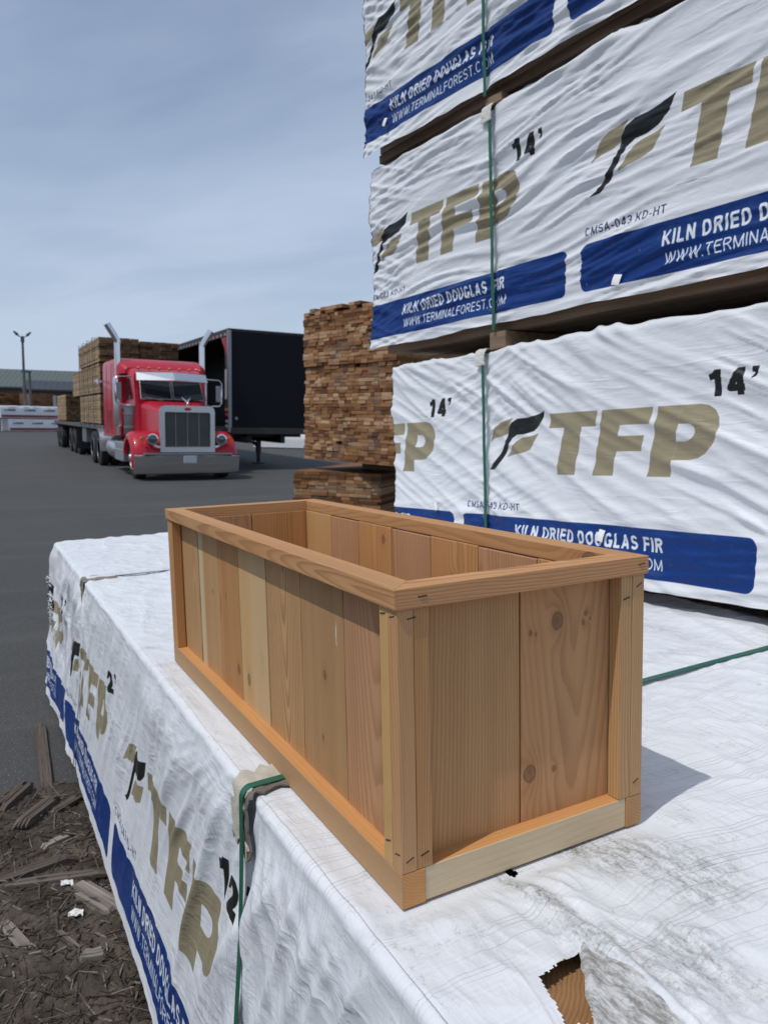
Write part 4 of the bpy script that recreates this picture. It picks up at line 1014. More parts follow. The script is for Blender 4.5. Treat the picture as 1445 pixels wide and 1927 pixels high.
# ------------------------------------------------------------------ debris on the dirt
def gh(x, y): return max(0.0, float(dirt_h(np.array(x), np.array(y))))
def splinter(name, x, y, L, w, h, rot, tone, label, cat, seed, group=None, tilt=0.0, mat=None):
    rr = random.Random(seed); b = MB()
    m_ = max(2, int(w / 0.011))                     # a bundle of fibres split side by side, flat on top, ragged ends
    for k_ in range(m_):
        y0 = (k_ / m_ - 0.5) * w; y1 = ((k_ + 1) / m_ - 0.5) * w
        a = -L / 2 + rr.random() ** 3 * min(0.05, L * 0.2); e = L / 2 - rr.random() ** 3 * min(0.05, L * 0.2)
        hh = h * rr.uniform(0.8, 1.0); sk = rr.uniform(-.0012, .0012); rings = []
        for f in (0, 0.12, 0.5, 0.88, 1):
            xx = a + (e - a) * f; t = 0.35 if f in (0, 1) else 1.0
            yy0 = y0 + sk * f + (1 - t) * (y1 - y0) * 0.4; yy1 = y1 + sk * f + 0.0006 - (1 - t) * (y1 - y0) * 0.4
            rings.append([Vector((xx, yy0, 0)), Vector((xx, yy1, 0)), Vector((xx, yy1, hh * t * rr.uniform(.85, 1.05))), Vector((xx, yy0, hh * t * rr.uniform(.85, 1.05)))])
        b.loft(rings, tone=min(1, max(0, tone + rr.uniform(-.14, .12))))
    o = b.build(name, mat or DEBRISWOOD, mtx=None)
    o.matrix_world = Matrix.Translation((x, y, gh(x, y) - 0.004)) @ Matrix.Rotation(R(rot), 4, 'Z') @ Matrix.Rotation(R(tilt), 4, 'Y')
    return tag(o, label, cat, group)
splinter('broken_plank', -0.222, 2.86, 0.80, 0.044, 0.028, 88, 0.42, 'long grey broken plank lying on the asphalt beyond the dirt', 'plank', 1)
splinter('broken_plank', -0.155, 1.60, 0.28, 0.062, 0.030, -62, 0.85, 'pale weathered wood chunk splitting apart on the dirt', 'wood chunk', 2)
splinter('broken_plank', -0.205, 1.335, 0.075, 0.035, 0.022, -15, 0.8, 'small grey block of wood on the dirt, nearest the bottom edge', 'wood chunk', 3)
splinter('broken_plank', -0.27, 1.775, 0.36, 0.030, 0.020, -12, 0.65, 'long straight slat lying across the dirt towards the near pack', 'wood slat', 4)
splinter('broken_plank', -0.36, 2.40, 0.26, 0.050, 0.03, 58, 0.45, 'dark bark strip at the far left of the dirt', 'bark strip', 5)
splinter('broken_plank', -0.285, 2.22, 0.24, 0.048, 0.03, 50, 0.5, 'dark bark strip in the middle of the dirt edge', 'bark strip', 6)
splinter('broken_plank', -0.185, 2.25, 0.15, 0.035, 0.02, 40, 0.4, 'short dark bark strip close to the near pack', 'bark strip', 7)
splinter('broken_plank', -0.255, 1.43, 0.15, 0.012, 0.010, -68, 0.6, 'thin dark twig on the dirt beside the small wood block', 'twig', 8)
splinter('broken_plank', -0.40, 1.54, 0.17, 0.035, 0.015, -70, 0.85, 'tan split shingle piece at the picture edge on the dirt', 'wood chunk', 9)
splinter('broken_plank', -0.35, 1.86, 0.34, 0.045, 0.03, 10, 0.4, 'dark rotten board half sunk in the dirt', 'wood slat', 10)
splinter('broken_plank', -0.24, 2.02, 0.11, 0.03, 0.018, 25, 0.9, 'pale wood flake lying on the dirt below the bark strips', 'wood chunk', 11)
def scrap(x, y, s, seed, label):
    rr = np.random.RandomState(seed); n = 7; b = MB()
    top = []; bot = []
    for i in range(n):
        for j in range(n):
            px, py = (i / (n - 1) - .5) * s, (j / (n - 1) - .5) * s * 0.8
            z = 0.014 * (0.5 + float(pn(i * 0.5 + seed, j * 0.5, 90))) + rr.normal(0, 0.0015)
            px += rr.normal(0, s * 0.03); py += rr.normal(0, s * 0.03)
            top.append((px, py, z + 0.001)); bot.append((px, py, z))
    fs = [(i * n + j, (i + 1) * n + j, (i + 1) * n + j + 1, i * n + j + 1) for i in range(n - 1) for j in range(n - 1)]
    b.add(top, fs); b.add(bot, [f[::-1] for f in fs])
    o = b.build('paper_scrap', PAPER, smooth=True); o.location = (x, y, gh(x, y) + 0.002)
    tag(o, label, 'paper scrap')
scrap(-0.228, 1.56, 0.042, 5, 'crumpled white paper scrap lying on the dirt below the pale chunk')
scrap(-0.235, 1.74, 0.036, 9, 'torn grey-white wrap scrap against the end of the pale chunk')
# loose chips and splinters nobody could count
rr = random.Random(21); b = MB()
for i in range(7500):
    x = rr.uniform(-1.3, 0.05); y = rr.uniform(0.3, 2.55)
    if rr.random() < sstep(np.array(y), 2.1, 2.6): continue
    L = rr.choice((0.012, 0.02, 0.03, 0.05, 0.08, 0.13)) * rr.uniform(0.6, 1.4); w = rr.uniform(0.001, 0.006) * (1.6 if L < 0.03 else 1); h = rr.uniform(0.0008, 0.004)
    m4 = Matrix.Translation((x, y, gh(x, y) + 0.001)) @ Matrix.Rotation(rr.uniform(0, 6.28), 4, 'Z') @ Matrix.Rotation(rr.uniform(-0.35, 0.35), 4, 'Y') @ Matrix.Rotation(rr.uniform(-0.5, 0.5), 4, 'X')
    t = rr.random() ** 2.2
    vs = [m4 @ Vector(p) for p in ((-L / 2, -w * rr.uniform(.2, .6), 0), (L / 2, -w * rr.uniform(.1, .5), 0), (L / 2 * rr.uniform(.8, 1), w * rr.uniform(.1, .5), 0), (-L / 2, w / 2, 0),
                                   (-L / 2, -w * .3, h), (L / 2 * .9, -w * .2, h), (L / 2 * .9, w * .3, h), (-L / 2 * .9, w * .4, h))]
    b.add(vs, [(0, 3, 2, 1), (4, 5, 6, 7), (0, 1, 5, 4), (1, 2, 6, 5), (2, 3, 7, 6), (3, 0, 4, 7)], 0, t)
tag(b.build('wood_chips', DEBRISWOOD), 'litter of wood chips and splinters over the dirt', None, None, 'stuff')


# ------------------------------------------------------------------ the brown lumber stack of board ends
def end_pack(name, origin, yaw, Wd, H, L, label, group, seed, bw=0.089, bh=0.0385, mat=BROWNWOOD, prot=0.02, lean=0.0, lath=True, top_rag=True):
    """boards run along local +y, their ends make the face at y = 0, x across, z up"""
    rr = random.Random(seed); b = MB(); nr = round(H / bh); bh = H / nr; z = 0
    for r_ in range(nr):
        x = rr.uniform(-0.008, 0.008) - (0.02 if r_ % 5 == 3 else 0)
        base = 0.45 + 0.25 * math.sin(r_ * 0.9 + seed)
        ws = []
        while sum(ws) < Wd - bw * 0.45: ws.append(bw * rr.choice((1, 1, 1, 1, 1, 1, 1, 1.5, 0.5) if L < 10 and bw < 0.2 else (1, 1, 1.4)))
        kf = (Wd - abs(x)) / sum(ws)
        for w in ws:
            w *= kf
            top = r_ >= nr - 2 and top_rag
            if not (top and rr.random() < 0.25) and rr.random() > 0.006:
                p_ = rr.gauss(0, prot * 0.5) if rr.random() < 0.85 else rr.uniform(-prot * 2.2, prot * 2.0)
                dz = rr.uniform(-.001, .001); t = min(1, max(0, rr.gauss(base, 0.25)))
                sl = lean * z
                b.box((x + 0.0012 + sl, p_, z + 0.0008 + dz), (x + w - 0.0012 + sl, L + rr.gauss(0, 0.01), z + bh - 0.0008 + dz), 0, t)
            x += w
        z += bh
    root = b.build(name, mat)
    root.matrix_world = Matrix.Translation(origin) @ Matrix.Rotation(R(yaw), 4, 'Z')
    return tag(root, label, 'lumber pack', group)


def yaw_for(p, q): return math.degrees(math.atan2(q[1] - p[1], q[0] - p[0]))
BS = 'packs of the brown lumber stack'
LL = Vector((2.08, 5.57, 0)); LR = Vector((2.65, 4.97, 0)); ylow = yaw_for(LL, LR)
UL = Vector((2.30, 5.86, 0)); UR = Vector((2.56, 4.53, 0)); yup = yaw_for(UL, UR)
wl = (LR - LL).length; wu = (UR - UL).length
end_pack('lumber_pack', LL + Vector((0, 0, 0.10)), ylow, wl, 0.98, 3.4, 'lowest brown pack of the stack, set apart below a dark gap', BS, 3, bw=0.083, bh=0.031, prot=0.005, top_rag=False)
zz = 1.175
for i, (h, lab, sd_) in enumerate(((0.60, 'brown pack of board ends just above the dark gap in the stack', 4), (0.245, 'thin brown pack in the middle of the stack', 5), (0.52, 'topmost brown pack of the stack with a ragged upper edge', 6))):
    off = Vector((0.015 * (i % 2), 0.02 * i, zz)); end_pack('lumber_pack', UL + off, yup, wu, h, 3.0, lab, BS, sd_, bh=0.030, prot=0.006, lean=0.012 * (i - 1), top_rag=i == 2)
    zz += h + (0.003 if i < 2 else 0)
dv_ = (UR - UL).normalized(); nv_ = Vector((-dv_.y, dv_.x, 0))
for t_, l_ in ((0.62, 'nearer'), (1.2, 'farther')):
    pass
for (dist, lab) in ((0.5, 'dark bunk in the gap of the brown stack, nearer the board ends'), (2.2, 'dark bunk in the gap of the brown stack, farther from the board ends')):
    b = MB(); b.box((0.25, dist, 1.0815), (wu - 0.03, dist + 0.1, 1.172), 0, 0.05)
    o = b.build('dunnage_block', GREYWOOD); o.matrix_world = Matrix.Translation(UL) @ Matrix.Rotation(R(yup), 4, 'Z')
    tag(o, lab, 'dunnage', 'bunks of the brown stack')
for (dist, lab) in ((0.3, 'bunk on the asphalt below the brown stack, nearer its board ends'), (2.6, 'bunk on the asphalt below the brown stack, farther from its board ends')):
    b = MB(); b.box((0.0, dist, 0.0), (wl, dist + 0.1, 0.099), 0, 0.2)
    o = b.build('dunnage_block', GREYWOOD); o.matrix_world = Matrix.Translation(LL) @ Matrix.Rotation(R(ylow), 4, 'Z')
    tag(o, lab, 'dunnage', 'bunks of the brown stack')


# ------------------------------------------------------------------ the red truck
truck = empty('semi_truck', Matrix.Translation((4.10, 17.30, 0)))
tag(truck, 'red long-nosed semi truck with chrome grille, bumper and twin exhaust stacks', 'truck')


def wheel(parent, x, y, r, w, side, name='wheel', dual=False, rim_mat=SATIN):
    """tyre with a dished rim facing side (-1 or +1)"""
    c = (x, y, r); h = w / 2
    b = MB(); b.lathe([(r * 0.56, -h), (r * 0.90, -h), (r * 0.985, -h * 0.82), (r, -h * 0.5), (r, h * 0.5), (r * 0.985, h * 0.82), (r * 0.90, h), (r * 0.56, h)], (0, 0, 0), 'x', 36)
    t = b.build(name, RUBBER, parent, smooth=True, mtx=Matrix.Translation(c))
    b = MB(); s = side
    if dual: prof = [(0.01, s * h * 0.30), (r * 0.16, s * h * 0.32), (r * 0.2, s * h * 0.0), (r * 0.40, -s * h * 0.05), (r * 0.50, s * h * 0.7), (r * 0.56, s * (h + 0.005)), (r * 0.58, s * h)]
    else: prof = [(0.01, s * (h + 0.09)), (r * 0.15, s * (h + 0.08)), (r * 0.19, s * (h + 0.01)), (r * 0.42, s * (h + 0.0)), (r * 0.50, s * h * 0.75), (r * 0.56, s * (h + 0.01)), (r * 0.585, s * h * 0.98)]
    b.lathe(prof, (0, 0, 0), 'x', 36)
    for k in range(10):
        a = 2 * math.pi * k / 10; q = (s * (h * (0.0 if dual else 1) + 0.01), r * 0.33 * math.cos(a), r * 0.33 * math.sin(a))
        b.lathe([(0.016, q[0] - 0.02), (0.016, q[0] + 0.035), (0.001, q[0] + 0.04)], (0, q[1], q[2]), 'x', 8)
    b.build('rim', rim_mat, t, smooth=True)
    return t


for s in (-1, 1):
    wheel(truck, s * 1.02, 0.95, 0.52, 0.29, s)
    for yy in (6.2, 7.52):
        wheel(truck, s * 1.08, yy, 0.51, 0.26, s, dual=True); wheel(truck, s * 0.76, yy, 0.51, 0.26, s, dual=True)
# chassis
b = MB()
for s in (-1, 1): b.box((s * 0.43 - 0.05, 0.3, 0.72), (s * 0.43 + 0.05, 8.2, 0.98))
b.box((-0.95, 0.85, 0.46), (0.95, 1.05, 0.58)); b.box((-0.9, 6.1, 0.42), (0.9, 6.3, 0.6)); b.box((-0.9, 7.42, 0.42), (0.9, 7.62, 0.6))
b.box((-0.55, 6.3, 0.98), (0.55, 7.6, 1.16)); b.box((-0.4, 0.35, 0.35), (0.4, 1.8, 0.72))
b.build('chassis', BLACK, truck)


def rsec(hw, z0, z1, r, y, n=5, tilt=0.0):
    """rounded section across x at depth y; tilt leans the upper edge back"""
    out = [(-hw, z0), (hw, z0)]
    for cx, a0 in ((hw - r, 0), (-hw + r, 90)):
        for i in range(n + 1):
            a = R(a0 + 90 * i / n); out.append((cx + r * math.cos(a), z1 - r + r * math.sin(a)))
    return [Vector((q[0], y + tilt * (q[1] - z0), q[1])) for q in out]


b = MB()
b.loft([rsec(0.60, 0.75, 1.72, 0.16, 0.30), rsec(0.64, 0.78, 1.76, 0.17, 0.7), rsec(0.70, 0.9, 1.84, 0.19, 1.2), rsec(0.80, 0.95, 1.92, 0.2, 1.72)])
b.build('hood', RED, truck, smooth=True)
# fenders
for s in (-1, 1):
    b = MB(); outer = []; inner = []
    for i in range(17):
        a = R(200 - 190 * i / 16)
        ro = 0.64
        cy, cz = 0.98, 0.50
        ring = []
        for fx, dr in ((0.60, 0.0), (0.80, 0.03), (1.02, 0.03), (1.17, 0.015), (1.25, -0.03), (1.285, -0.10), (1.28, -0.18)):
            ring.append(Vector((s * fx, cy + (ro + dr) * math.cos(a) * 1.08, cz + (ro + dr) * math.sin(a))))
        ring += [Vector((s * 1.20, cy + 0.45 * math.cos(a), cz + 0.45 * math.sin(a))), Vector((s * 0.60, cy + 0.57 * math.cos(a), cz + 0.57 * math.sin(a)))]
        outer.append(ring)
    b.loft(outer)
    b.build('fender', RED, truck, smooth=True, angle=60)
    # rear quarter fenders over the drive wheels
    b = MB(); rings = []
    for i in range(11):
        a = R(185 - 100 * i / 10); rings.append([Vector((s * x_, 6.2 + (rad) * math.cos(a), 0.51 + rad * math.sin(a))) for x_, rad in ((0.70, 0.60), (1.24, 0.60), (1.24, 0.575), (0.70, 0.575))])
    b.loft(rings); b.build('rear_fender', SATIN, truck, smooth=True)
# bumper, plate
b = MB(); rings = []
for i in range(15):
    f = -1 + 2 * i / 14; x = f * 1.26; y = 0.02 + 0.14 * abs(f) ** 6
    rings.append([Vector((x, y + 0.06, 0.17)), Vector((x, y + 0.035, 0.20)), Vector((x, y + 0.0, 0.40)), Vector((x, y - 0.03, 0.595)), Vector((x, y + 0.01, 0.62)), Vector((x, y + 0.10, 0.62)), Vector((x, y + 0.10, 0.17))])
b.loft(rings); bump_ = b.build('bumper', CHROME, truck, smooth=True, angle=35)
b = MB(); b.box((-0.15, -0.040, 0.43), (0.15, 0.0, 0.60)); b.build('number_plate', plain('blank plate', (0.42, 0.45, 0.50), 0.4), bump_, bevel=0.004)
b = MB(); b.box((-1.05, 0.03, 0.625), (1.05, 0.32, 0.66)); b.build('bumper_shelf', STEEL, truck)
# grille
b = MB()
def gsec(hw, z0, z1, r, y): return rsec(hw, z0, z1, r, y)
o1 = gsec(0.655, 0.68, 1.79, 0.13, 0.17); o2 = gsec(0.645, 0.69, 1.78, 0.13, 0.34); i1 = gsec(0.545, 0.80, 1.635, 0.04, 0.17); i2 = gsec(0.535, 0.81, 1.63, 0.04, 0.24)
n = len(o1); b.add(o1 + o2 + i1 + i2, [])
for j in range(n):
    k_ = (j + 1) % n
    b.f += [(j, k_, n + k_, n + j), (2 * n + j, 2 * n + k_, k_, j), (3 * n + j, 3 * n + k_, 2 * n + k_, 2 * n + j)]; b.mi += [0] * 3; b.tone += [.5] * 3
gs = b.build('grille', SATIN, truck, smooth=True, angle=40, bevel=0)
b = MB(); b.box((-0.55, 0.245, 0.79), (0.55, 0.26, 1.645))
for i in range(44): b.box((-0.545, 0.238, 0.805 + i * 0.019), (0.545, 0.244, 0.813 + i * 0.019))
b.build('grille_mesh', MESH_DARK, gs)
b = MB()
for x_ in (-0.28, 0.0, 0.28): b.box((x_ - 0.009, 0.222, 0.80), (x_ + 0.009, 0.237, 1.64))
b.build('grille_bars', STEEL, gs)
b = MB(); b.lathe([(0.001, 0), (0.085, 0.0), (0.085, 0.012), (0.001, 0.014)], (0, 0, 0), 'y', 20)
b.build('oval_badge', plain('dark red badge', (0.3, 0.02, 0.03), 0.3), gs, mtx=Matrix.Translation((0, 0.158, 1.71)) @ Matrix.Diagonal((1, 1, 0.42, 1)))
# hood ornament: a small chrome bird with raised wings
b = MB(); b.tube([(0, 0.22, 1.79), (0, 0.20, 1.85)], 0.02, 8); b.tube([(0, 0.10, 1.88), (0, 0.22, 1.85), (0, 0.36, 1.87)], [0.008, 0.03, 0.006], 8)
for s in (-1, 1): b.tube([(0, 0.22, 1.86), (s * 0.05, 0.27, 1.93), (s * 0.11, 0.33, 1.99)], [0.02, 0.016, 0.003], 6)
b.build('hood_ornament', CHROME, truck, smooth=True)
# headlights
for s in (-1, 1):
    b = MB(); b.lathe([(0.03, 0.26), (0.11, 0.22), (0.135, 0.08), (0.135, 0.0), (0.105, -0.005), (0.10, 0.03), (0.02, 0.035)], (0, 0, 0), 'y', 28)
    h_ = b.build('headlight', CHROME, truck, smooth=True, mtx=Matrix.Translation((s * 0.83, 0.20, 0.985)))
    b = MB(); b.lathe([(0.001, 0.0), (0.06, 0.004), (0.102, 0.02), (0.102, 0.03), (0.001, 0.032)], (0, 0, 0), 'y', 28); b.build('lens', LENS, h_, smooth=True)
    b = MB(); b.tube([(s * 0.62, 0.30, 0.80), (s * 0.72, 0.25, 0.80), (s * 0.83, 0.26, 0.86)], 0.035, 8); b.build('headlight_bracket', CHROME, truck, smooth=True)
    b = MB(); b.lathe([(0.001, 0), (0.05, 0.0), (0.06, 0.05), (0.03, 0.1)], (0, 0, 0), 'y', 14); b.build('turn_signal', AMBER, truck, smooth=True, mtx=Matrix.Translation((s * 1.05, 0.22, 0.99)))
# cab
b = MB()
sec = lambda hw, z0, z1, r, y, t: rsec(hw, z0, z1, r, y, 5, t)
rings = []
for (y_lo, y_hi, hw, zt) in ((1.68, 1.98, 0.90, 2.66), (2.1, 2.25, 0.95, 2.74), (3.02, 3.02, 0.97, 2.80)):
    t = (y_hi - y_lo) / (2.4 - 1.9)
    ring = []
    for v in rsec(hw, 0.92, zt, 0.16, 0):
        yy = y_lo + max(0, min(v.z, 2.7) - 1.92) * t; ring.append(Vector((v.x, yy, v.z)))
    rings.append(ring)
b.loft(rings); cab = b.build('cab', RED, truck, smooth=True, angle=35)
def wsy(z): return 1.68 + (z - 1.92) * 0.60
for s in (-1, 1):
    b = MB(); xa, xb = (0.025, 0.80)
    zb, zt = 1.955, 2.43
    pts = [(s * xa, zb), (s * xb, zb + 0.0), (s * (xb - 0.03), zt), (s * xa, zt)]
    b.add([Vector((q[0], wsy(q[1]) - 0.012 - 0.03 * (1 - abs(q[0])), q[1])) for q in pts] + [Vector((q[0], wsy(q[1]) + 0.02, q[1])) for q in pts], [(0, 1, 2, 3), (4, 5, 6, 7), (0, 1, 5, 4), (1, 2, 6, 5), (2, 3, 7, 6), (3, 0, 4, 7)])
    b.build('windscreen', GLASS, cab)
    b = MB(); P_ = [Vector((q[0], wsy(q[1]) - 0.02 - 0.03 * (1 - abs(q[0])), q[1])) for q in pts]; b.tube(P_ + [P_[0]], 0.016, 6); b.build('windscreen_trim', STEEL, cab)
    # side window and door
    b = MB(); b.box((s * 0.955 if s < 0 else 0.945, 2.10, 1.98), (s * 0.945 if s < 0 else 0.955, 2.72, 2.42)); 
    b = MB(); hw = 0.978; b.add([(s * hw, 2.12, 1.95), (s * hw, 2.78, 1.95), (s * hw, 2.78, 2.48), (s * (hw - 0.01), 2.30, 2.48), (s * (hw - 0.02), 2.12, 1.95), (s * (hw - 0.05), 2.78, 1.95), (s * (hw - 0.05), 2.78, 2.48), (s * (hw - 0.05), 2.3, 2.48)],
                             [(0, 1, 2, 3), (4, 5, 6, 7), (0, 1, 5, 4), (1, 2, 6, 5), (2, 3, 7, 6), (3, 0, 4, 7)])
    b.build('side_window', GLASS, cab)
    b = MB(); b.tube([(s * 0.99, 2.72, 1.72), (s * 1.0, 2.9, 1.72)], 0.015, 6); b.build('door_handle', CHROME, cab)
    b = MB(); b.tube([(s * 0.985, 2.95, 1.02), (s * 0.985, 2.95, 2.5)], 0.007, 4); b.build('door_seam', BLACK, cab)
    # wipers
    b = MB(); b.tube([(s * 0.28, 1.60, 1.93), (s * 0.62, 1.63, 1.985), (s * 0.70, 1.65, 2.0)], 0.012, 5); b.build('wiper', BLACK if s > 0 else STEEL, cab)
    # air cleaner
    b = MB(); b.lathe([(0.02, 0.84), (0.10, 0.84), (0.175, 0.815), (0.20, 0.79), (0.20, 0.76), (0.18, 0.75), (0.18, 0.05), (0.15, 0.01), (0.08, 0.0)], (0, 0, 0), 'z', 24)
    b.lathe([(0.196, 0.22), (0.196, 0.26)], (0, 0, 0), 'z', 24); b.lathe([(0.196, 0.56), (0.196, 0.60)], (0, 0, 0), 'z', 24)
    b.build('air_cleaner', STEEL, truck, smooth=True, mtx=Matrix.Translation((s * 0.97, 2.10, 1.00)))
    # exhaust stack
    b = MB(); b.tube([(s * 1.12, 3.02, 1.0), (s * 1.12, 3.02, 3.42), (s * 1.13, 3.02, 3.50), (s * 1.20, 3.02, 3.62), (s * 1.33, 3.02, 3.83), (s * 1.37, 3.02, 3.90)], [0.082, 0.082, 0.084, 0.086, 0.088, 0.088], 18, caps=False)
    b.tube([(s * 1.12, 3.02, 3.42), (s * 1.13, 3.02, 3.50), (s * 1.20, 3.02, 3.62), (s * 1.33, 3.02, 3.83), (s * 1.37, 3.02, 3.90)], [0.074] * 5, 18, mi=1, caps=False)
    ex = b.build('exhaust_stack', [CHROME, BLACK], truck, smooth=True)
    b = MB(); b.tube([(s * 1.12, 3.02, 1.25), (s * 1.12, 3.02, 1.30), (s * 1.12, 3.02, 2.5), (s * 1.12, 3.02, 2.55)], [0.10, 0.135, 0.135, 0.10], 20); b.build('heat_shield', SATIN, ex, smooth=True)
    # mirror
    b = MB(); mx = s * 1.36
    b.tube([(s * 0.95, 2.05, 1.80), (mx - s * 0.06, 1.98, 1.82), (mx, 1.97, 1.90), (mx, 1.97, 2.42), (mx - s * 0.06, 1.98, 2.50), (s * 0.95, 2.1, 2.52)], 0.020, 8)
    mr = b.build('mirror_bracket', CHROME, truck, smooth=True)
    b = MB(); b.box((mx - s * 0.06 - 0.085, 1.99, 1.93), (mx - s * 0.06 + 0.085, 2.04, 2.36)); b.build('mirror', STEEL, mr, bevel=0.012)
    # fuel tank, steps
    b = MB(); b.lathe([(0.02, 0.0), (0.27, 0.01), (0.30, 0.05), (0.30, 1.35), (0.27, 1.39), (0.02, 1.4)], (0, 0, 0), 'y', 28)
    for q in (0.35, 1.05): b.lathe([(0.308, q - 0.03), (0.308, q + 0.03)], (0, 0, 0), 'y', 28)
    b.build('fuel_tank', SATIN, truck, smooth=True, mtx=Matrix.Translation((s * 0.92, 3.35, 0.62)))
    b = MB(); b.box((s * 0.92 - 0.3, 2.0, 0.36), (s * 0.92 + 0.3, 3.2, 0.85)); b.box((s * 0.95 - 0.28, 1.98, 0.62), (s * 0.95 + 0.31, 3.22, 0.66)); b.build('step_box', SATIN, truck, bevel=0.02)
    b = MB(); b.box((s * 1.13 - 0.12, 3.25, 0.94), (s * 1.13 + 0.12, 4.9, 0.99)); b.build('side_skirt', STEEL, truck)
# sleeper
b = MB(); rings = []
for (y_, zt, hw, r_) in ((2.62, 2.78, 1.02, 0.14), (2.80, 2.90, 1.14, 0.18), (3.06, 3.0, 1.20, 0.2), (3.4, 3.06, 1.22, 0.2), (4.95, 3.06, 1.22, 0.16)):
    z0_ = 2.62 if y_ < 3.05 else 0.98
    rings.append(rsec(hw, z0_, zt, min(r_, (zt - z0_) * 0.8), y_))
b.loft(rings); sl = b.build('sleeper', RED, truck, smooth=True, angle=50)
for s in (-1, 1):
    b = MB(); b.box((s * 1.222 - 0.006, 3.5, 1.05), (s * 1.222 + 0.006, 3.52, 2.9)); b.box((s * 1.222 - 0.006, 4.3, 1.05), (s * 1.222 + 0.006, 4.32, 2.9))
    b.box((s * 1.222 - 0.008, 3.7, 1.15), (s * 1.222 + 0.008, 4.2, 1.65)); b.build('side_panel', plain('red panel trim', (0.32, 0.02, 0.035), 0.3, coat=0.5), sl)
# sun visor, two panes meeting in a shallow V
for s in (-1, 1):
    b = MB(); A = [Vector((0, 1.44, 2.44)), Vector((s * 0.90, 1.66, 2.42)), Vector((s * 0.88, 1.80, 2.62)), Vector((0, 1.66, 2.64))]
    b.add(A + [v + Vector((0, 0.02, 0.006)) for v in A], [(0, 1, 2, 3), (4, 5, 6, 7), (0, 1, 5, 4), (1, 2, 6, 5), (2, 3, 7, 6), (3, 0, 4, 7)])
    b.build('sun_visor', SATIN, truck)
for i in range(7):
    x_ = -0.78 + i * 0.26
    b = MB(); b.lathe([(0.001, -0.10), (0.022, -0.085), (0.036, -0.03), (0.038, 0.03), (0.03, 0.1), (0.001, 0.14)], (0, 0, 0), 'y', 14)
    b.build('marker_light', AMBER, truck, smooth=True, mtx=Matrix.Translation((x_, 2.02 + 0.04 * abs(x_), 2.745)))
b = MB(); b.tube([(-1.23, 4.6, 2.46), (-1.38, 4.6, 2.46)], 0.02, 8); b.lathe([(0.001, 0), (0.07, 0.0), (0.08, 0.06), (0.03, 0.1)], (-1.40, 4.6, 2.46), 'y', 16); b.build('work_lamp', CHROME, truck, smooth=True)

# ------------------------------------------------------------------ flatbed trailer and its load
fb = empty('flatbed_trailer', Matrix.Translation((4.28, 23.9, 0)))
tag(fb, 'long flatbed trailer behind the red truck, loaded with lumber', 'trailer')
b = MB(); b.box((-1.24, -0.6, 1.14), (1.24, 15.0, 1.20)); b.box((-1.27, -0.6, 1.08), (-1.20, 15.0, 1.215)); b.box((1.20, -0.6, 1.08), (1.27, 15.0, 1.215)); b.box((-1.24, -0.64, 1.06), (1.24, -0.58, 1.215))
b.build('deck', plain('worn deck', (0.11, 0.105, 0.10), 0.7, 0.2), fb)
b = MB()
for s in (-1, 1): b.box((s * 0.45 - 0.06, -0.3, 0.75), (s * 0.45 + 0.06, 14.8, 1.14))
for i in range(9): b.box((-1.2, 0.8 + i * 1.7, 0.98), (1.2, 0.9 + i * 1.7, 1.14))
for yy in (6.3, 7.6, 8.9, 12.7, 14.0): b.box((-0.95, yy - 0.08, 0.42), (0.95, yy + 0.08, 0.6)); b.box((-0.55, yy - 0.25, 0.6), (0.55, yy + 0.25, 0.8))
b.build('chassis', BLACK, fb)
for yy in (6.3, 7.6, 8.9, 12.7, 14.0):
    for s in (-1, 1):
        wheel(fb, s * 1.08, yy, 0.50, 0.26, s, dual=True, rim_mat=STEEL); wheel(fb, s * 0.76, yy, 0.50, 0.26, s, dual=True, rim_mat=STEEL)
for s in (-1, 1):
    b = MB(); b.box((s * 1.05 - 0.16, 4.0, 0.55), (s * 1.05 + 0.16, 5.0, 1.04)); b.build('tool_box', STEEL, fb, bevel=0.02)
    b = MB(); b.box((s * 1.05 - 0.28, 5.62, 0.25), (s * 1.05 + 0.28, 5.64, 1.05)); b.build('mud_flap', BLACK, fb)


def load_pack(x0, x1, y0, y1, z0, z1, label, seed, group='lumber packs on the flatbed'):
    rr = random.Random(seed); b = MB(); bh = 0.088; nr = max(1, round((z1 - z0 - 0.05) / bh)); bh = (z1 - z0 - 0.05) / nr
    n = max(2, int((x1 - x0) / 0.2)); w = (x1 - x0) / n
    for k_ in range(4):
        yy = y0 + 0.4 + (y1 - y0 - 0.8) * k_ / 3; b.box((x0 + 0.02, yy - 0.045, z0), (x1 - 0.02, yy + 0.045, z0 + 0.049), 0, 0.0)
    for r_ in range(nr):
        tr = rr.random() * 0.6
        for i in range(n):
            p0_, p1_ = rr.gauss(0, 0.025), rr.gauss(0, 0.02); dx = rr.gauss(0, 0.008)
            b.box((x0 + i * w + 0.004 + dx, y0 + p0_, z0 + 0.05 + r_ * bh + 0.004), (x0 + (i + 1) * w - 0.004 + dx, y1 + p1_, z0 + 0.05 + (r_ + 1) * bh - 0.004), 0, min(1, tr + rr.random() * 0.45))
    o = b.build('lumber_pack', [LOADWOOD, LOADENDS])
    for p in o.data.polygons:
        if abs(p.normal.y) > 0.9: p.material_index = 1
    return tag(o, label, 'lumber pack', group)
zt = 1.205
sd_ = 100
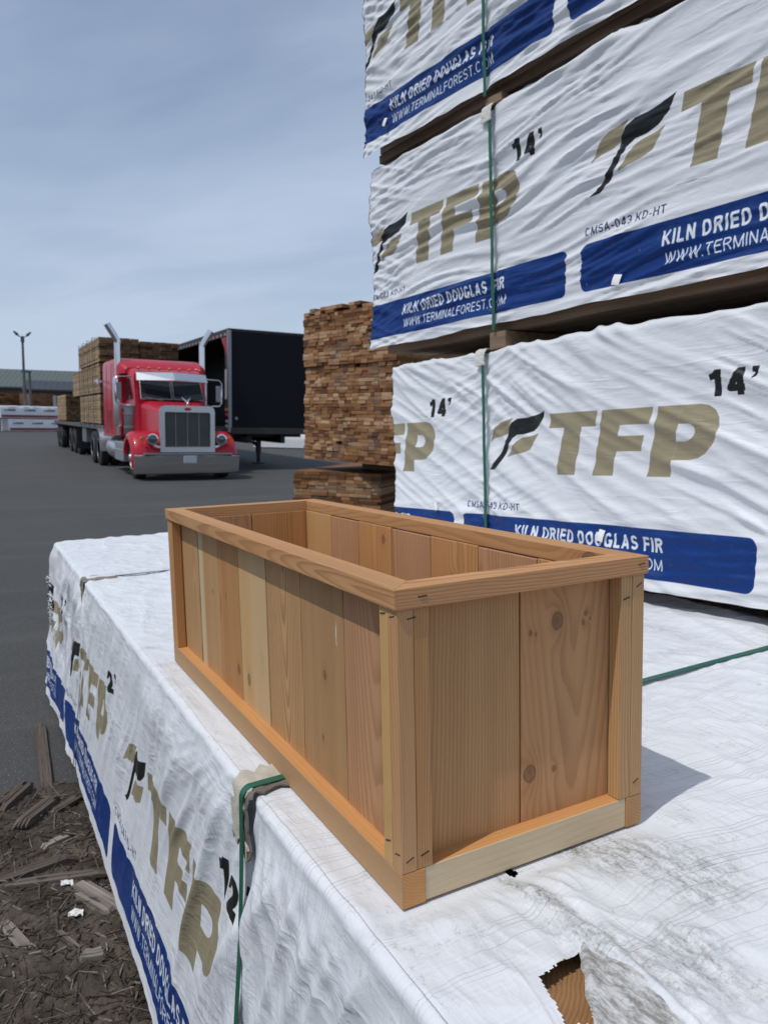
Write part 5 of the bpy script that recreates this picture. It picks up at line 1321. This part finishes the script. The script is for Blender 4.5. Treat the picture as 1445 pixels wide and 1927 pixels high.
for (z0_, z1_, yb, lvl) in ((zt, 2.16, 29.1, 'bottom layer'), (2.165, 3.12, 31.2, 'middle layer'), (3.125, 3.92, 29.1, 'top layer')):
    for (xa, xb, nm, dz) in ((3.05, 4.24, 'kerb side', 0.0), (4.29, 5.50, 'far side', -0.05)):
        d2 = dz if lvl == 'top layer' else 0
        sd_ += 1
        load_pack(xa, xb, 24.12 if xa < 4 else 24.2, yb, z0_, z1_ + d2, 'lumber pack in the %s of the tall load, %s' % (lvl, 'on the sunlit left side' if xa < 4 else 'on the black trailer side'), sd_)
for (xa, xb, nm) in ((3.02, 4.24, 'on the sunlit left side'), (4.29, 5.50, 'on the black trailer side')):
    sd_ += 1; load_pack(xa, xb, 33.7, 37.4, zt, 2.34, 'low lumber pack at the rear of the flatbed, ' + nm, sd_)
# webbing over the tall load
for yy in (25.1, 26.3, 27.4, 28.5):
    b = MB(); P_ = [(a_ - 4.28, b_ - 23.9, c_) for a_, b_, c_ in ((2.985, yy, 1.15), (2.99, yy, 3.95), (4.26, yy, 3.965), (4.29, yy, 3.915), (5.55, yy, 3.905), (5.56, yy, 1.15))]
    rings = [[Vector((p[0], p[1] - 0.055, p[2])), Vector((p[0], p[1] + 0.055, p[2])), Vector((p[0] + (-.008 if p[0] < 0 else .008), p[1] + 0.055, p[2] + 0.004)), Vector((p[0] + (-.008 if p[0] < 0 else .008), p[1] - 0.055, p[2] + 0.004))] for p in P_]
    b.loft(rings)
    b.build('tie_down_strap', BLACK, fb)

# ------------------------------------------------------------------ black curtain-side trailer
bt = empty('curtainside_trailer', Matrix.Translation((6.03, 20.5, 0)))
tag(bt, 'black box trailer with its side curtain drawn open, parked beside the red truck', 'trailer')
TW_, TLN = 2.56, 14.6
b = MB(); b.box((0.05, 0.0, 1.20), (TW_ - 0.05, 0.06, 3.98)); b.build('nose_wall', TRAILER_BLACK, bt, bevel=0.01)
b = MB(); b.box((0, 0, 3.98), (TW_, TLN, 4.05)); b.build('roof', BLACK, bt)
b = MB(); b.box((TW_ - 0.03, 0.06, 1.2), (TW_, TLN, 3.98)); b.build('far_curtain', TRAILER_BLACK, bt)
b = MB(); b.box((0, 0.06, 1.10), (TW_, TLN, 1.20)); b.build('floor', BLACK, bt)
b = MB(); b.box((0.04, TLN - 0.05, 1.2), (TW_ - 0.04, TLN, 3.98)); b.build('rear_door', TRAILER_BLACK, bt)
b = MB(); b.box((-0.02, -0.03, 1.10), (0.08, 0.10, 4.0)); b.build('corner_post', STEEL, bt, bevel=0.01)
b = MB(); b.box((TW_ - 0.08, -0.03, 1.10), (TW_ + 0.02, 0.10, 4.0)); b.build('corner_post', BLACK, bt, bevel=0.01)
b = MB(); b.box((-0.02, 0.1, 3.84), (0.02, TLN, 3.98)); rail = b.build('top_rail', BLACK, bt)
b = MB()
for i in range(36): b.box((-0.026, 0.15 + i * 0.4, 3.86), (-0.0205, 0.33 + i * 0.4, 3.93))
b.build('reflective_tape', plain('faded tape', (0.30, 0.20, 0.20), 0.5), rail)
b = MB(); b.box((-0.02, 0.1, 1.08), (0.02, TLN, 1.22)); b.build('side_rail', BLACK, bt)
b = MB(); b.box((0.05, -0.05, 1.06), (TW_ - 0.05, 0.02, 1.24)); b.build('nose_sill', plain('dark sill', (0.035, 0.03, 0.025), 0.6), bt, bevel=0.01)
b = MB(); rr = random.Random(8); rings = []
for z_ in np.linspace(1.3, 3.8, 9):
    ring = []
    for k_ in range(18):
        a = 2 * math.pi * k_ / 18; rad = 0.07 + 0.03 * math.sin(k_ * 3 + z_ * 1.5)
        ring.append(Vector((0.06 + rad * 0.7 * math.cos(a), 0.28 + rad * 2 * math.sin(a), z_)))
    rings.append(ring)
b.loft(rings); b.build('gathered_curtain', plain('gathered curtain', (0.03, 0.028, 0.03), 0.6), bt, smooth=True)
b = MB(); b.add([(0.0, 0.12, 3.85), (0.0, 0.75, 3.85), (0.0, 0.12, 3.25), (0.03, 0.12, 3.85), (0.03, 0.75, 3.85), (0.03, 0.12, 3.25)], [(0, 1, 2), (3, 5, 4), (0, 1, 4, 3), (1, 2, 5, 4), (2, 0, 3, 5)]); b.build('red_brace', plain('red brace paint', (0.30, 0.015, 0.02), 0.5), bt)
b = MB(); b.box((-0.03, 0.10, 2.05), (0.0, 0.28, 2.9)); b.build('document_board', PALEPANEL, bt, bevel=0.01)
for z_, m_ in ((1.75, AMBER), (1.60, REDLENS), (1.42, PALEPANEL), (1.28, PALEPANEL)):
    b = MB(); b.lathe([(0.001, -0.05), (0.045, -0.045), (0.05, 0.0), (0.05, 0.02), (0.001, 0.03)], (0, 0, 0), 'y', 14); b.build('marker_light', m_, bt, smooth=True, mtx=Matrix.Translation((-0.06, 0.02, z_)))
b = MB(); b.lathe([(0.001, -0.03), (0.045, -0.02), (0.05, 0.01)], (0.22, 0.0, 1.5), 'y', 14); b.build('socket_cover', STEEL, bt, smooth=True)
# chassis, landing legs, wheels
b = MB()
for x_ in (0.75, 1.8): b.box((x_ - 0.07, 0.4, 0.78), (x_ + 0.07, TLN - 0.2, 1.10))
for i in range(12): b.box((0.05, 0.7 + i * 1.15, 0.96), (TW_ - 0.05, 0.8 + i * 1.15, 1.10))
for yy in (11.2, 12.5): b.box((0.3, yy - 0.08, 0.42), (2.3, yy + 0.08, 0.8))
b.build('chassis', BLACK, bt)
for x_ in (0.78, 1.95):
    b = MB(); b.box((x_ - 0.07, 3.0, 0.35), (x_ + 0.07, 3.14, 1.02)); b.box((x_ - 0.05, 3.02, 0.04), (x_ + 0.05, 3.12, 0.4)); b.box((x_ - 0.16, 2.93, 0.0), (x_ + 0.16, 3.21, 0.045))
    b.tube([(x_, 3.07, 0.55), (x_ - 0.55 if x_ > 1 else x_ + 0.5, 3.07, 0.98)], 0.04, 6); b.tube([(x_, 3.1, 0.5), (x_, 3.9, 0.98)], 0.035, 6)
    b.build('landing_leg', BLACK, bt)
for yy in (11.2, 12.5):
    for x_ in (0.20, 0.52, 2.04, 2.36): wheel(bt, x_, yy, 0.50, 0.26, -1 if x_ < 1 else 1, dual=True, rim_mat=STEEL)

# ------------------------------------------------------------------ far side of the yard
def far_pack(x, y, z, w, d, h, yaw, label, stripe=None, group=None, seed=0, marks=True):
    root = empty('lumber_pack', Matrix.Translation((x, y, z)) @ Matrix.Rotation(R(yaw), 4, 'Z')); tag(root, label, 'lumber pack', group)
    b = MB(); n = 24; rings = []
    for i in range(n + 1):
        s_ = w * i / n; k_ = 0.02 * float(pn(s_ * 1.7, seed, 95)); rings.append([Vector((s_, -0.02 + k_, 0.05)), Vector((s_, k_, h * 0.5)), Vector((s_, 0.0, h - 0.05 + k_)), Vector((s_, 0.06, h + k_)), Vector((s_, d, h)), Vector((s_, d, 0.05))])
    b.loft(rings); wr = b.build('wrap', WHITE_PLAIN, root, smooth=True, angle=50)
    b = MB(); b.box((0.3, 0.05, 0), (0.4, d, 0.06)); b.box((w - 0.4, 0.05, 0), (w - 0.3, d, 0.06)); b.build('bunk', GREYWOOD, root)
    if stripe:
        b = MB(); b.box((0.1, -0.052, 0.10), (w - 0.05, -0.046, 0.30)); b.build('stripe', stripe, wr)
    if marks:
        b = MB(); x_ = 0.35; rr = random.Random(seed)
        while x_ < w - 1.0:
            L_ = rr.uniform(0.8, 1.0); zc = h * 0.60; b.box((x_, -0.044, zc), (x_ + L_ * 0.2, -0.040, zc + h * 0.10)); b.box((x_ + L_ * 0.27, -0.044, zc), (x_ + L_, -0.040, zc + h * 0.14)); x_ += L_ + 0.75
        b.build('faded_marking', plain('faded ink', (0.17, 0.18, 0.19), 0.7), wr)
    return root
FS = plain('red wrap stripe', (0.26, 0.055, 0.06), 0.6)
fyaw = math.degrees(math.atan2(69.48 - 67.49, 5.938 - 1.406))
u_ = Vector((math.cos(R(fyaw)), math.sin(R(fyaw)), 0))
P0 = Vector((1.406, 67.49, 0))
FG = 'white wrapped packs across the yard'
for k_, (off, w_, zb, lab) in enumerate(((0.75, 4.7, 0.0, 'white red-striped pack on the ground across the yard, partly behind the flatbed'), (0.1, 5.0, 1.06, 'white red-striped pack topmost of the pair across the yard'), (-3.3, 3.2, 0.0, 'white wrapped pack across the yard at the left picture edge'))):
    p_ = P0 + u_ * off; far_pack(p_.x, p_.y, zb, w_, 1.3, 1.03, fyaw, lab, FS if k_ < 2 else None, FG, 60 + k_, marks=k_ < 2)
far_pack(12.1, 36.2, 0, 4.6, 1.3, 0.78, yaw_for((12.419, 35.93), (14.02, 34.64)), 'grey-white wrapped pack on the asphalt seen under the black trailer', None, None, 70, marks=False)
# lumber behind them
for (xa, xb, ya, h, lab, sd_) in ((1.4, 3.7, 73.9, 3.25, 'dark brown pile of loose lumber far across the yard, left of the lamp posts', 201), (4.1, 6.3, 72.8, 3.30, 'tall orange-brown lumber stack far across the yard, right of the lamp posts', 202)):
    o = end_pack('lumber_pile', (xa, ya, 0), fyaw, xb - xa, h, 2.0, lab, None, sd_, bw=0.34, bh=0.13, mat=PILEWOOD, prot=0.10 if sd_ == 201 else 0.02, top_rag=sd_ == 201); o['category'] = 'lumber pile'
for x_, lab in ((3.98, 'pale upright post beside the orange-brown lumber stack'), (5.95, 'grey upright panel in front of the orange-brown lumber stack, near the flatbed load')):
    b = MB(); b.box((x_ - 0.12, 71.6, 0), (x_ + 0.12, 71.75, 3.1)); b.box((x_ - 0.18, 71.55, 0), (x_ + 0.18, 71.8, 0.1)); tag(b.build('post', PALEPANEL), lab, 'post')
# long green roofed shed
def shed(name, p, yaw, w, d, eave, ridge_z, roof_m, label):
    root = empty(name, Matrix.Translation(p) @ Matrix.Rotation(R(yaw), 4, 'Z')); tag(root, label, 'building')
    b = MB(); b.box((0, 0.5, 0), (w, d - 0.5, eave - 0.05)); wl_ = b.build('wall', SHEDWALL, root)
    b = MB()
    for i in range(int(w / 6)): b.box((1 + i * 6, 0.46, 0), (5 + i * 6, 0.495, eave - 0.8))
    b.build('bay_opening', plain('dark bay', (0.015, 0.013, 0.012), 0.9), root)
    b = MB(); rings = []
    for x_ in (-0.4, w + 0.4): rings.append([Vector((x_, -0.3, eave)), Vector((x_, d / 2, ridge_z)), Vector((x_, d + 0.3, eave)), Vector((x_, d + 0.3, eave - 0.18)), Vector((x_, d / 2, ridge_z - 0.18)), Vector((x_, -0.3, eave - 0.18))])
    b.loft(rings)
    for i in range(int(w / 0.6)): b.loft([[Vector((i * 0.6, -0.3, eave + 0.002)), Vector((i * 0.6 + 0.03, -0.3, eave + 0.002)), Vector((i * 0.6 + 0.03, -0.3, eave + 0.022)), Vector((i * 0.6, -0.3, eave + 0.022))], [Vector((i * 0.6, d / 2, ridge_z + 0.002)), Vector((i * 0.6 + 0.03, d / 2, ridge_z + 0.002)), Vector((i * 0.6 + 0.03, d / 2, ridge_z + 0.022)), Vector((i * 0.6, d / 2, ridge_z + 0.022))]])
    b.build('roof', roof_m, root)
    return root
shed('shed', (-30, 113.0, 0), -14, 60, 16, 4.75, 7.3, ROOFGREEN, 'long low shed with a dull green metal roof at the far end of the yard')
shed('shed', (4.6, 87.6, 0), -8, 16, 7, 4.05, 5.1, ROOFDARK, 'smaller dark roofed shed in front of the green roofed one, beside the flatbed load')


def lamp_post(x, y, h, label, twin):
    root = empty('street_lamp', Matrix.Translation((x, y, 0))); tag(root, label, 'lamp post')
    b = MB(); b.tube([(0, 0, 0), (0, 0, 0.5), (0, 0, h)], [0.16, 0.14, 0.09], 10); b.box((-0.22, -0.22, 0), (0.22, 0.22, 0.12)); b.build('pole', POLE, root, smooth=True)
    if twin:
        b = MB(); b.tube([(-0.55, 0, h + 0.12), (0, 0, h - 0.12), (0.55, 0, h + 0.12)], 0.05, 6); b.box((-0.14, -0.14, h - 0.5), (0.14, 0.14, h - 0.1)); b.build('arm', POLE, root)
        for s in (-1, 1):
            b = MB(); b.box((-0.22, -0.16, -0.07), (0.22, 0.16, 0.07)); b.build('lamp_head', POLE, root, bevel=0.03, mtx=Matrix.Translation((s * 0.48, 0, h + 0.22)) @ Matrix.Rotation(R(-s * 35), 4, 'Y'))
    else:
        b = MB(); b.tube([(0, 0, h), (-0.5, 0, h)], 0.05, 6); b.build('arm', POLE, root)
        b = MB(); b.box((-0.65, -0.15, -0.09), (0.15, 0.15, 0.06)); b.build('lamp_head', POLE, root, bevel=0.03, mtx=Matrix.Translation((0, 0, h + 0.06)))
lamp_post(3.47, 69.9, 7.9, 'tall lamp post with two tilted heads across the yard', True)
lamp_post(3.98, 71.0, 5.0, 'shorter lamp post standing just right of the tall one', False)
